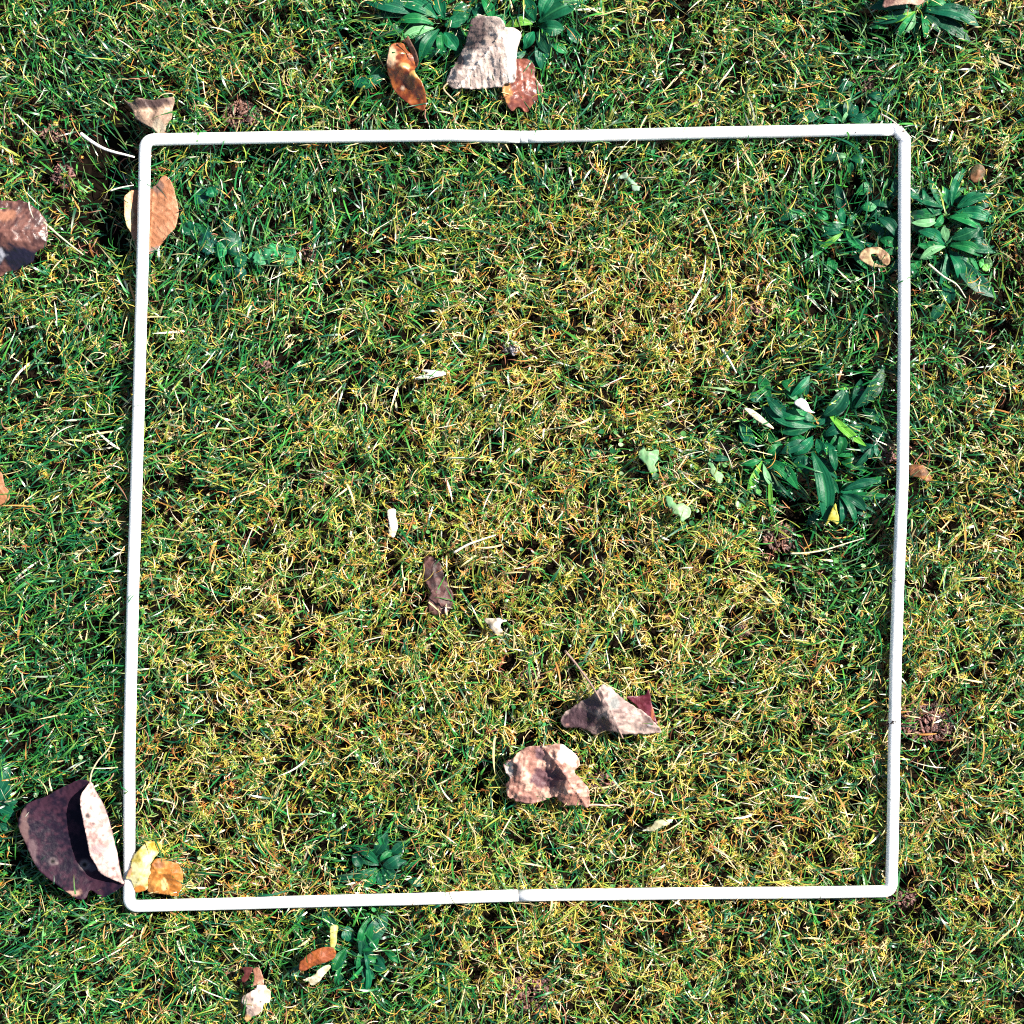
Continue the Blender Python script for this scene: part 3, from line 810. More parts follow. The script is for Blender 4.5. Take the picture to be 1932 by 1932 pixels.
sheet("leaf_blade", [(1368, 540), (1400, 480), (1440, 465), (1480, 490), (1490, 550), (1440, 602), (1385, 600)], R3,
      [(1368, 540, 1), (1440, 465, 3), (1490, 550, 1), (1430, 540, 3)], ZB, M_DEAD, t, (.08, .07, .03), (.20, .09, .04), 235, ((1440, 470), (1410, 600)), .4, .7, .5)
t = leaf_thing(R4, 860, 480, "bright white petal like flake on the dark plantain leaves", "flake", "pale_flake", None)
sheet("flake_face", [(798, 452), (850, 420), (900, 448), (930, 508), (972, 536), (900, 527), (822, 484)], R4,
      [(798, 452, 5), (900, 448, 6), (972, 536, 3), (860, 470, 7)], ZB + .003, M_DEAD, t, (.8, .78, .74), (.86, .85, .84), 236, None, .2, .5, 0)
t = leaf_thing(R4, 1130, 1370, "yellow spear shaped leaf at the lower end of the dark plantain patch")
sheet("leaf_blade", [(1130, 1262), (1148, 1320), (1168, 1385), (1152, 1432), (1100, 1402), (1060, 1442), (1082, 1362)], R4,
      [(1130, 1262, 6), (1168, 1385, 3), (1060, 1442, 2), (1110, 1360, 5)], ZB + .001, M_FRESH, t, (.62, .55, .06), (.7, .62, .15), 237, ((1130, 1262), (1110, 1410)), .3, .6, .5)
t = leaf_thing(R4, 520, 570, "long cream coloured strip of dead leaf left of the dark plantain patch")
sheet("leaf_blade", [(398, 498), (460, 508), (545, 570), (645, 662), (560, 632), (470, 572)], R4,
      [(398, 498, 4), (645, 662, 3), (510, 565, 6)], ZB + .002, M_DEAD, t, (.62, .55, .32), (.75, .7, .5), 238, None, .3, .5, 0)
for q, (out, ctr, lb) in enumerate([
    ([(710, 490), (735, 450), (760, 430), (802, 470), (882, 458), (892, 530), (852, 582), (872, 650), (802, 642), (770, 570), (722, 532)], (800, 540), "pale mint green lobed leaf upper left of the other two pale green scraps"),
    ([(948, 880), (1010, 882), (1052, 950), (1112, 938), (1172, 980), (1162, 1060), (1092, 1102), (1062, 1050), (1008, 1002)], (1060, 990), "pale mint green lobed leaf lowest of three scraps left of the plantains"),
    ([(1338, 578), (1382, 590), (1432, 640), (1472, 700), (1452, 762), (1400, 742), (1368, 660)], (1410, 670), "pale greenish scrap nearest to the dark plantain leaves")]):
    t = leaf_thing(R8, ctr[0], ctr[1], lb, "pale leaf", "pale_green_leaf", "pale green leaf scraps in the moss")
    sheet("leaf_blade", out, R8, [(out[0][0], out[0][1], 3), (ctr[0], ctr[1], 6), (out[len(out) // 2][0], out[len(out) // 2][1], 3)], ZB + .001, M_PLANT, t,
          (.28, .44, .22), (.16, .36, .16), 240 + q, None, 1.5, 3.4, 0)
t = leaf_thing(RT8, 390, 430, "pale grey green crumpled scrap below the right half of the top tube", "pale leaf", "pale_green_leaf", "pale green leaf scraps in the moss")
sheet("leaf_blade", [(288, 400), (350, 368), (402, 430), (482, 490), (462, 532), (400, 502), (375, 440)], RT8,
      [(288, 400, 3), (400, 450, 6), (482, 490, 3)], ZB + .001, M_PLANT, t, (.34, .46, .34), (.2, .36, .24), 245, None, 1.5, 3.4, 0)
t = leaf_thing(RC, 1500, 1480, "pale pinkish cream tuft of dead leaf below the decayed purple leaf")
sheet("leaf_blade", [(1430, 1430), (1520, 1430), (1640, 1440), (1600, 1500), (1620, 1580), (1550, 1600), (1500, 1520)], RC,
      [(1430, 1430, 2), (1640, 1440, 3), (1520, 1500, 5), (1580, 1590, 1)], ZB, M_DEAD, t, (.30, .24, .17), (.62, .56, .46), 246, None, 2.0, 5, 0)
t = leaf_thing(R5, 1620, 1530, "bright cream jagged scrap lower right of the pinkish brown leaf")
sheet("leaf_blade", [(1460, 1600), (1540, 1560), (1590, 1510), (1680, 1500), (1745, 1470), (1720, 1520), (1640, 1560), (1560, 1600)], R5,
      [(1460, 1600, 2), (1745, 1470, 3), (1620, 1530, 5)], ZB, M_DEAD, t, (.45, .42, .25), (.8, .77, .6), 247, None, 1.2, 3.2, 0)
t = leaf_thing(R4, 1860, 1030, "orange brown leaf shred against the outside of the right tube")
sheet("leaf_blade", [(1750, 960), (1830, 950), (1900, 1000), (1932, 1060), (1900, 1090), (1820, 1050), (1760, 1030)], R4,
      [(1750, 960, 0), (1932, 1060, 1), (1840, 1010, 3)], ZB - .006, M_DEAD, t, (.12, .05, .02), (.32, .13, .04), 248, None, .8, 1.6, 0)

# pale dead stems
straws = [
    (R2, [(738, 490, 4), (830, 560, 5), (940, 625, 5), (1040, 660, 5), (1130, 680, 4), (1220, 700, 2)], .0011, (.80, .76, .72), "thick bleached white grass stalk left of the top left corner"),
    (R2, [(1005, 1005, 3), (1100, 980, 4), (1215, 955, 3)], .0006, (.7, .66, .55), "short pale stalk touching the left tube above the orange brown leaf"),
    (R2, [(160, 320, 4), (250, 410, 5), (345, 500, 3)], .0005, (.62, .55, .42), "thin straight straw over the dark hollow at upper left"),
    (RC, [(1110, 750, 3), (1250, 670, 5), (1400, 615, 5), (1540, 570, 3)], .0008, (.78, .72, .55), "straight pale straw slanting across the centre of the square"),
    (RT8, [(1040, 690, 4), (1100, 830, 6), (1160, 960, 6), (1200, 1120, 5), (1215, 1240, 2)], .0007, (.6, .6, .3), "long curved pale green stalk in the upper right of the square"),
    (R4, [(230, 20, 3), (290, 120, 5), (345, 215, 3)], .0008, (.8, .76, .6), "stout cream straw upper left of the dark plantain patch"),
    (R4, [(780, 1665, 2), (900, 1660, 4), (1050, 1635, 5), (1200, 1590, 5), (1370, 1540, 4)], .0006, (.68, .6, .4), "long pale straw running sideways below the dark plantain patch"),
    (R3, [(650, 60, 2), (720, 110, 5), (800, 190, 8), (880, 270, 9)], .0005, (.7, .62, .5), "thin straw lying over the top right corner of the frame"),
    (R3, [(1030, 1270, 4), (1140, 1370, 6), (1250, 1440, 6), (1330, 1540, 3)], .0006, (.72, .68, .5), "pale straw crossing the lower plantain leaves outside the right tube"),
]
for reg, P, r, c, lb in straws:
    a = at(reg, P[len(P) // 2][0], P[len(P) // 2][1])
    x0, y0, k = reg
    Q = np.array([(float(X((x0 + p[0] / k) / 1.98758)), float(Y((y0 + p[1] / k) / 1.98758)), ZB + p[2] * .001) for p in P])
    Q = catmull(Q, 6)
    o = sweep_obj("dry_straw", Q, r * np.linspace(1.1, .55, len(Q)), M_DEAD, None, 8, True, c)
    tag(o, lb, "straw", "single dry straws on the lawn")


# ------------------------------------------------------------------ broad leaved plants
def strap_leaf(reg, bx, by, tx, ty, w, seed, parent, zc, col=None, round_=False, mat=None):
    g = np.random.default_rng(seed)
    b = np.array(at(reg, bx, by)); e = np.array(at(reg, tx, ty)); w = w / reg[2] / 1.98758
    L = np.linalg.norm(e - b); d = (e - b) / (L + 1e-9); n = np.array([-d[1], d[0]])
    if not round_: w *= .84
    nu, nv = 18, 13
    t = np.linspace(0, 1, nu)[:, None]; s = np.linspace(-1, 1, nv)[None, :]
    if round_:
        prof = np.sqrt(np.clip(1 - (2 * t - 1) ** 2, 0.0, 1)) * (1 + 0.10 * np.cos(t * 24 + seed) + .12 * np.sin(s * 2 + seed) * np.sin(t * 7))
    else:
        pk = 0.55
        tt = np.where(t < pk, t / pk * .5, .5 + (t - pk) / (1 - pk) * .5)
        prof = np.sin(math.pi * tt) ** .85
        prof = np.maximum(prof, 0.16 * (t < .5))
        prof[-1] = 0.02
    bend = (g.random() - .5) * .22 * L
    cx = b[0] + d[0] * L * t + n[0] * bend * np.sin(math.pi * t)
    cy = b[1] + d[1] * L * t + n[1] * bend * np.sin(math.pi * t)
    hw = w * .5 * prof
    px = cx + n[0] * hw * s; py = cy + n[1] * hw * s
    mm = 0.001
    arch = (2.0 + 3.5 * g.random()) * min(1, L / 60)
    z = zc + mm * (arch * np.sin(math.pi * t * .95) + (g.random() - .4) * 3.5 * t) + np.zeros_like(s)
    tilt = (g.random() - .5) * 0.75
    z = z + hw * S * s * tilt
    fold = .12 + .35 * g.random()
    z = z + np.abs(s) * hw * S * fold * (1 - .5 * t)
    ribs = np.cos(s * math.pi * 2.5 * 2) if not round_ else np.cos(np.arctan2(s, t * 2 - .2) * 9)
    z = z - mm * 0.35 * ribs * np.sin(math.pi * np.clip(t, 0.02, .98)) * min(1, w / 30)
    z = z + mm * 1.0 * fbm(px, py, 14, seed % 90, 2)
    base = np.array(col if col is not None else (0.004, 0.085, 0.036))
    base = base * (0.75 + .6 * g.random())
    mid = np.exp(-(s / .09) ** 2) + 0 * t
    v = 1 + .25 * fbm(px, py, 9, 5, 2) + .18 * ribs + .5 * mid
    C = base[None, None] * v[..., None] + np.array([.03, .05, 0.01]) * (mid[..., None]) * .5
    V = np.stack([X(px), Y(py), z], -1).reshape(-1, 3)
    idx = np.arange(nu * nv).reshape(nu, nv)
    q = np.stack([idx[:-1, :-1], idx[:-1, 1:], idx[1:, 1:], idx[1:, :-1]], -1).reshape(-1, 4)
    A = V[q]; nz = np.cross(A[:, 1] - A[:, 0], A[:, 2] - A[:, 0])[:, 2]
    if nz.mean() < 0: q = q[:, ::-1]
    o = tri_obj("leaf", V, q, mat or M_PLANT, parent, np.clip(C.reshape(-1, 3), 0.004, .9))
    # fine samples for the ceiling
    p = V.reshape(nu, nv, 3); m = (p[:-1] + p[1:]) / 2
    qq = np.vstack([p.reshape(-1, 3), m.reshape(-1, 3)]); qq = qq.copy(); qq[:, 2] -= .0005
    ceil_add(qq, 1, 'plant')
    # stem: short petiole and thickness
    sm = o.modifiers.new("thickness", 'SOLIDIFY'); sm.thickness = .00025; sm.offset = -1
    return o


PALE = (.10, .25, .11); YG = (.09, .27, .03); MG = (.007, .115, .033); DK = (.002, .058, .030); RND = (.003, .075, .038)
plants = [
    (R3, (1180, 830), "dark green plantain rosette hugging the outside of the right tube, upper of two",
     [(1180, 800, 920, 720, 100), (1150, 850, 910, 870, 90, MG), (1150, 800, 1040, 560, 70), (1200, 780, 1180, 630, 90), (1230, 790, 1345, 480, 80), (1250, 850, 1580, 920, 130), (1270, 810, 1480, 690, 110),
      (1130, 900, 900, 930, 80, PALE), (1200, 880, 1480, 980, 110, MG), (1090, 860, 1000, 640, 60), (1160, 860, 1090, 960, 70, MG), (1300, 800, 1560, 700, 70)]),
    (R3, (1195, 1130), "dark green plantain rosette outside the right tube, with one very long leaf pointing down",
     [(1180, 1100, 960, 990, 100), (1180, 1120, 970, 1225, 75, PALE), (1170, 1110, 950, 1110, 80, MG), (1190, 1180, 1130, 1440, 80), (1220, 1190, 1300, 1400, 120), (1240, 1180, 1600, 1535, 170, DK), (1210, 1110, 1480, 1200, 110, MG),
      (1220, 1090, 1590, 1170, 80), (1220, 1060, 1460, 960, 120), (1190, 1080, 1160, 960, 80, PALE), (1180, 1420, 1210, 1580, 130, DK), (1190, 1570, 1060, 1730, 90, DK)]),
    (R3, (780, 1010), "small plantain with three dark leaves just inside the right tube near the top",
     [(800, 1060, 630, 880, 110, DK), (800, 1110, 650, 1060, 100, MG), (800, 1180, 640, 1160, 60, MG), (780, 560, 740, 720, 60, DK)]),
    (R3, (370, 950), "slender leaved green herb inside the upper right corner area of the square",
     [(370, 950, 190, 960, 90), (370, 930, 340, 800, 70), (380, 980, 510, 1150, 55, MG), (360, 1000, 150, 1140, 55, YG), (390, 940, 470, 860, 60), (400, 400, 190, 420, 80, DK), (420, 410, 540, 440, 70), (400, 390, 290, 390, 50, PALE), (430, 430, 420, 520, 60)]),
    (R4, (980, 680), "widest dark green plantain rosette inside the square near the right tube",
     [(1000, 640, 560, 480, 120), (960, 560, 690, 560, 110, MG), (960, 640, 710, 690, 100), (970, 720, 810, 870, 110), (950, 760, 700, 860, 110, DK), (1000, 600, 840, 540, 80), (1050, 560, 1240, 330, 160, DK), (1080, 520, 1400, 800, 75, YG),
      (790, 600, 590, 400, 110, DK), (960, 840, 1060, 1420, 170), (1200, 690, 1180, 870, 90, MG), (1050, 760, 1160, 900, 100), (1300, 500, 1540, 160, 140, DK), (780, 410, 945, 230, 80), (1100, 780, 1150, 1000, 80), (960, 900, 800, 960, 100, DK), (870, 820, 860, 1010, 120, DK), (1000, 740, 1030, 870, 90)]),
    (R4, (1190, 1190), "green plantain rosette at the lower right of the widest one, inside the tube",
     [(1190, 1190, 1580, 1200, 70, MG), (1190, 1170, 1390, 1150, 100), (1200, 1190, 1400, 1320, 100, DK), (1190, 1200, 1310, 1430, 70), (1180, 1180, 1040, 1030, 70), (1300, 970, 1440, 810, 60, DK), (1190, 1210, 1200, 1420, 80, DK), (1210, 1160, 1500, 1080, 80, DK)]),
    (R4, (565, 905), "narrow leaved plantain with yellow green rims left of the widest rosette",
     [(575, 905, 850, 1150, 110, MG), (560, 920, 440, 1210, 65, YG), (500, 810, 385, 590, 120, DK), (560, 900, 380, 940, 60, MG), (300, 910, 130, 910, 60, DK), (570, 940, 640, 1130, 60, PALE), (620, 1000, 640, 1400, 40, YG)]),
    (R1, (880, 160), "large plantain rosette left of the big pale leaf at the top edge",
     [(850, 120, 540, 0, 130), (820, 160, 560, 150, 90, MG), (860, 200, 720, 440, 100), (700, 90, 320, 0, 130, DK), (480, 540, 230, 610, 110, DK), (850, 230, 760, 430, 90, DK), (900, 120, 860, -60, 110), (960, 120, 1060, 20, 100), (900, 180, 1060, 130, 110),
      (1170, -20, 1250, 140, 90, MG), (900, 220, 1000, 360, 120), (870, 220, 880, 390, 100, MG), (820, 190, 580, 280, 90, PALE), (700, 40, 820, 100, 60, PALE), (900, 250, 800, 300, 70, MG), (1100, 60, 1180, 110, 90, DK), (740, 150, 640, 230, 70, PALE)]),
    (R1, (1560, 190), "plantain rosette right of the big pale leaf at the top edge",
     [(1580, 150, 1900, 0, 170), (1590, 180, 1770, 200, 130), (1570, 220, 1660, 390, 110, DK), (1550, 220, 1490, 350, 100), (1570, 300, 1610, 500, 110, DK), (1540, 160, 1340, 180, 90, YG), (1560, 140, 1480, -20, 100), (1600, 120, 1700, -60, 120), (1500, 400, 1580, 470, 80, DK)]),
    (RN, (1050, 60), "large dark plantain rosette under the tan leaf at the top right",
     [(1080, 80, 1560, 210, 170, DK), (1100, 60, 1270, 10, 110, MG), (1080, 70, 1550, 90, 130, DK), (1000, 90, 780, 190, 70, YG), (1000, 100, 830, 350, 60, MG), (980, 60, 640, 180, 110, DK), (960, 50, 610, 60, 130, DK), (1060, 110, 1080, 320, 80, MG), (1080, 110, 1240, 260, 90, DK), (1000, 110, 900, 290, 50, PALE), (1050, 60, 1000, -90, 120), (900, 40, 700, -60, 120)]),
    (RN, (420, 960), "low dark herb just above the right end of the top tube",
     [(400, 1000, 520, 890, 130, DK), (380, 1040, 260, 920, 60, MG), (430, 1010, 640, 1030, 120, DK), (700, 820, 860, 740, 80, DK), (600, 800, 760, 860, 90, DK), (370, 1050, 440, 930, 35, PALE), (330, 800, 480, 690, 80, DK)]),
    (RB, (1050, 1300), "dark green herb with strap leaves below the bottom tube beside the rust leaf",
     [(1080, 1290, 1230, 1400, 60, MG), (1050, 1300, 1130, 1060, 130, MG), (1060, 1280, 1260, 1020, 150, DK), (960, 1280, 860, 1450, 80, MG), (1050, 1300, 1040, 1460, 60, MG), (1000, 1240, 960, 1120, 110, DK), (1060, 1340, 1180, 1200, 90, DK), (1100, 1380, 1100, 1620, 50), (620, 1400, 560, 1520, 50, DK), (880, 1560, 930, 1400, 40, MG)]),
    (RB, (1195, 680), "tuft of dark strap leaves inside the square near the bottom tube",
     [(1195, 680, 1010, 530, 80), (1180, 700, 990, 790, 70), (1200, 660, 1290, 570, 70, MG), (1210, 700, 1400, 650, 90, DK), (1200, 720, 1240, 830, 80, DK), (1190, 710, 1080, 840, 60, MG), (1210, 690, 1330, 780, 80, DK), (1190, 660, 1180, 540, 60, DK), (1400, 780, 1520, 820, 70, DK), (1000, 600, 1070, 690, 90, DK)]),
    (R6, (-10, 560), "dark plantain rosette cut by the left edge above the big purple leaf",
     [(-20, 500, 70, 330, 130, DK), (-30, 560, 130, 620, 120, DK), (-30, 440, 80, 180, 100, DK), (-20, 700, 90, 760, 70, DK), (-60, 480, -100, 300, 120), (-20, 530, 150, 500, 90, DK), (-30, 400, 30, 60, 110, DK), (-40, 620, 90, 700, 90, MG)]),
]
for pi, (reg, c, lb, leaves) in enumerate(plants):
    a = at(reg, *c)
    t = empty("plantain_plant" if "plantain" in lb else "herb_plant", a[0], a[1], 0.004, lb, "plantain" if "plantain" in lb else "herb", "broad leaved weeds in the lawn")
    for li, lf in enumerate(leaves):
        strap_leaf(reg, *lf[:5], seed=1000 + pi * 40 + li, parent=t, zc=(0.0160 if pi in (11, 12, 10, 3) else 0.0190) + 0.0004 * (li % 5), col=lf[5] if len(lf) > 5 else None)
    for li, lf in enumerate(leaves):
        if li % 3 == 2: continue
        g = np.random.default_rng(9000 + pi * 40 + li)
        th = (g.random() - .5) * 1.5; f = .6 + .45 * g.random()
        dx, dy = lf[2] - lf[0], lf[3] - lf[1]
        ex = lf[0] + f * (dx * math.cos(th) - dy * math.sin(th)); ey = lf[1] + f * (dx * math.sin(th) + dy * math.cos(th))
        strap_leaf(reg, lf[0], lf[1], ex, ey, lf[4] * (.5 + .4 * g.random()), seed=5000 + pi * 40 + li, parent=t, zc=0.0165, col=[DK, MG, None][li % 3 if li % 3 < 2 else 2])

    reach = {4: (34, 165), 0: (12, 100), 1: (14, 100), 7: (14, 120), 8: (10, 90), 9: (12, 110), 3: (16, 110), 5: (8, 70), 11: (8, 80), 12: (6, 50), 10: (6, 70)}.get(pi, (0, 0))
    for q in range(reach[0]):
        g = np.random.default_rng(20000 + pi * 50 + q)
        th = g.random() * 6.283; rr = reach[1] * g.random() ** .7; k_ = reg[2] * 1.98758
        bx, by = c[0] + math.cos(th) * rr * k_ * .8, c[1] + math.sin(th) * rr * k_ * .6
        th2 = th + (g.random() - .5) * 2.2; ll = (24 + 34 * g.random()) * k_
        strap_leaf(reg, bx, by, bx + math.cos(th2) * ll, by + math.sin(th2) * ll, (11 + 15 * g.random()) * k_, seed=21000 + pi * 50 + q, parent=t, zc=0.0135 + .004 * g.random(), col=DK if q % 3 else MG)

# round leaved plants (scalloped leaves)
rounds = [
    (RG, "dark teal plant with overlapping round scalloped leaves inside the top left corner",
     [(330, 400, 170), (420, 520, 170), (600, 345, 110), (640, 500, 190), (235, 375, 120), (540, 580, 120), (350, 85, 130), (470, 35, 110)], RND),
    (RG, "lighter green pair of round leaves right of the dark teal round leaved plant",
     [(1145, 615, 170), (930, 625, 150), (1020, 570, 110), (840, 620, 90)], (.03, .20, .07)),
    (RG, "small dark round leaves below the dark teal round leaved plant",
     [(485, 825, 100), (720, 770, 110), (725, 650, 120), (590, 740, 80)], RND),
    (R3, "small bright green heart shaped clover beside the long plantain leaf",
     [(1490, 1250, 70), (1530, 1260, 70), (1510, 1290, 60)], (.07, .26, .06)),
]
for ri, (reg, lb, leaves, col) in enumerate(rounds):
    a = at(reg, leaves[0][0], leaves[0][1])
    t = empty("round_leaf_plant", a[0], a[1], 0.004, lb, "clover", "round leaved weeds in the lawn")
    for li, (cx, cy, dd) in enumerate(leaves):
        th = random.random() * 6.28
        strap_leaf(reg, cx - math.cos(th) * dd * .5, cy - math.sin(th) * dd * .5, cx + math.cos(th) * dd * .5, cy + math.sin(th) * dd * .5,
                   dd * 1.15, 3000 + ri * 30 + li, t, 0.0172 + .0012 * (li % 3), tuple(v * (.6 + .7 * random.random()) for v in col), True)

# ------------------------------------------------------------------ worm casts
casts = [(448, 205, 34, 26, 90, "reddish brown crumbly worm cast above the left end of the top tube"),
         (1760, 1368, 55, 38, 150, "large reddish brown worm cast outside the right tube, lower half"),
         (1478, 1012, 30, 28, 70, "dark worm cast beneath the narrow leaved plantain"),
         (578, 470, 16, 20, 40, "small pinkish worm cast right of the light round leaves"),
         (965, 655, 15, 12, 28, "small grey pebbly worm cast above the centre of the square"),
         (1000, 1282, 26, 14, 40, "dark worm cast upper left of the tent folded leaf"),
         (1432, 580, 20, 14, 36, "purplish worm cast in yellow moss near the upper right"),
         (1000, 1885, 48, 34, 110, "wide purplish brown worm cast at the bottom edge"),
         (1640, 150, 18, 16, 30, "small reddish worm cast above the top right corner"),
         (1712, 1705, 26, 18, 45, "brown worm cast just outside the bottom right corner"),
         (1372, 845, 26, 9, 30, "reddish worm cast between the pale green scraps and plantains"),
         (110, 325, 22, 22, 40, "pinkish brown worm cast in the dark hollow at upper left"),
         (90, 245, 22, 14, 30, "small brown worm cast at the top of the dark hollow"),
         (1680, 850, 20, 22, 40, "dark purple worm cast pressed against the inside of the right tube"),
         (1405, 1195, 20, 12, 24, "small dark worm cast in the lower right of the square"),
         (1140, 1480, 30, 20, 40, "brown worm cast right of the pinkish brown leaf"),
         (495, 440 + 250, 14, 10, 16, "tiny brown worm cast in green grass at left of the square")]
for i, (cx, cy, sx, sy, n, lb) in enumerate(casts):
    grey = "grey" in lb
    c0, c1 = ((.12, .1, .1), (.6, .55, .58)) if grey else (((.035, .018, .018), (.28, .12, .10)) if i % 2 else ((.04, .02, .015), (.34, .17, .13)))
    V, T, C = blob_cluster(int(n * 2.6), (sx * S, sy * S), .0004, .0013, c0, c1, 400 + i, .7, 0.004, 2.2)
    pz = float(f_height(np.array([cx], float), np.array([cy], float))[0])
    V = V + np.array([float(X(cx)), float(Y(cy)), max(pz - .0035, .003)])
    o = tri_obj("worm_cast", V, T, M_SOIL, None, C)
    tag(o, lb, "worm cast", "worm casts in the lawn")


# ------------------------------------------------------------------ turf generators
HALF_IN, HALF_OUT = 0.36, 0.62


def scatter(n, keep_fn):
    """random picture-unit points, full density near, thinner outside the picture"""
    h = HALF_OUT / S
    px = 966 + (rng.random(n) * 2 - 1) * h; py = 966 + (rng.random(n) * 2 - 1) * h
    r = np.maximum(abs(px - 966), abs(py - 966)) * S
    p = np.where(r < HALF_IN, 1.0, 0.35)
    p = p * keep_fn(px, py)
    k = rng.random(n) < p
    return px[k], py[k]


def clip_ceiling(V, over_leaf=0.0, over_plant=0.0, noclip_plant=0.0, over_tube=0.0):
    """V: (n, m, 3) strands; pressed below whatever lies above, a share of those rooted outside lies over the edges"""
    n = V.shape[0]
    for which, share in (('leaf', over_leaf), ('plant', over_plant)):
        c = ceil_at(V[..., 0], V[..., 1], which)
        lim = c - 0.0004
        out = (c[:, 0] > .5) if which == 'leaf' else np.ones(n, bool)
        up = (rng.random(n) < share) & out
        lay = up[:, None] & (c < .5) & ((c < .0295) | (which == 'plant'))
        over = (V[..., 2] > lim) & ~lay
        if which == 'plant' and noclip_plant > 0:
            over &= ~(rng.random(n) < noclip_plant)[:, None]
        V[..., 2] = np.where(over, np.maximum(lim - rng.random(V.shape[:2]) * 0.0015, 0.0005), V[..., 2])
        V[..., 2] = np.where(lay, np.maximum(V[..., 2], c + 0.0012), V[..., 2])
    ct = ceil_at(V[..., 0], V[..., 1], 'tube')
    lim = ct - .0004
    lay = ((rng.random(n) < over_tube) & (ct[:, 0] > .5))[:, None] & (ct < .5)
    V[..., 2] = np.where(lay, np.maximum(V[..., 2], TZ + RT + .0007), V[..., 2])
    V[..., 2] = np.where((V[..., 2] > lim) & ~lay, np.maximum(lim - rng.random(V.shape[:2]) * 0.0015, 0.0005), V[..., 2])
    return V


def ribbons(P, side, width, wprof):
    """P (n,m,3), side (n,m,3) unit, width (n,), wprof (m,) -> verts, quads"""
    n, m, _ = P.shape
    hw = (width[:, None] * wprof[None])[..., None] * .5
    A = P - side * hw; B = P + side * hw
    V = np.stack([A, B], 2).reshape(-1, 3)
    base = (np.arange(n) * m * 2)[:, None]
    i = np.arange(m - 1)[None] * 2
    q = np.stack([base + i, base + i + 1, base + i + 3, base + i + 2], -1).reshape(-1, 4)
    return V, q


def strands(px, py, z0, L, az, pitch0, dpitch, daz, m):
    """curved strands; returns (n,m,3) and side vectors"""
    n = len(px)
    t = np.linspace(0, 1, m)[None]
    a = az[:, None] + daz[:, None] * (t - .5)
    p = pitch0[:, None] + dpitch[:, None] * t
    dx = np.cos(p) * np.cos(a); dy = np.cos(p) * np.sin(a); dz = np.sin(p)
    ds = L[:, None] / (m - 1)
    cx = np.cumsum(dx * ds, 1) - dx * ds; cy = np.cumsum(dy * ds, 1) - dy * ds; cz = np.cumsum(dz * ds, 1) - dz * ds
    P = np.stack([X(px)[:, None] + cx, Y(py)[:, None] + cy, z0[:, None] + cz], -1)
    roll = (rng.random(n) - .5) * 1.7
    sx = -np.sin(a); sy = np.cos(a)
    ux = -np.sin(p) * np.cos(a); uy = -np.sin(p) * np.sin(a); uz = np.cos(p)
    cr = np.cos(roll)[:, None]; sr = np.sin(roll)[:, None]
    side = np.stack([sx * cr + ux * sr, sy * cr + uy * sr, uz * sr], -1)
    return P, side


def pick(n, cols, w):
    """w (n,k) weights"""
    w = w / w.sum(1, keepdims=True)
    c = np.cumsum(w, 1); r = rng.random(n)[:, None]
    return np.array(cols)[(r > c).sum(1).clip(0, len(cols) - 1)]


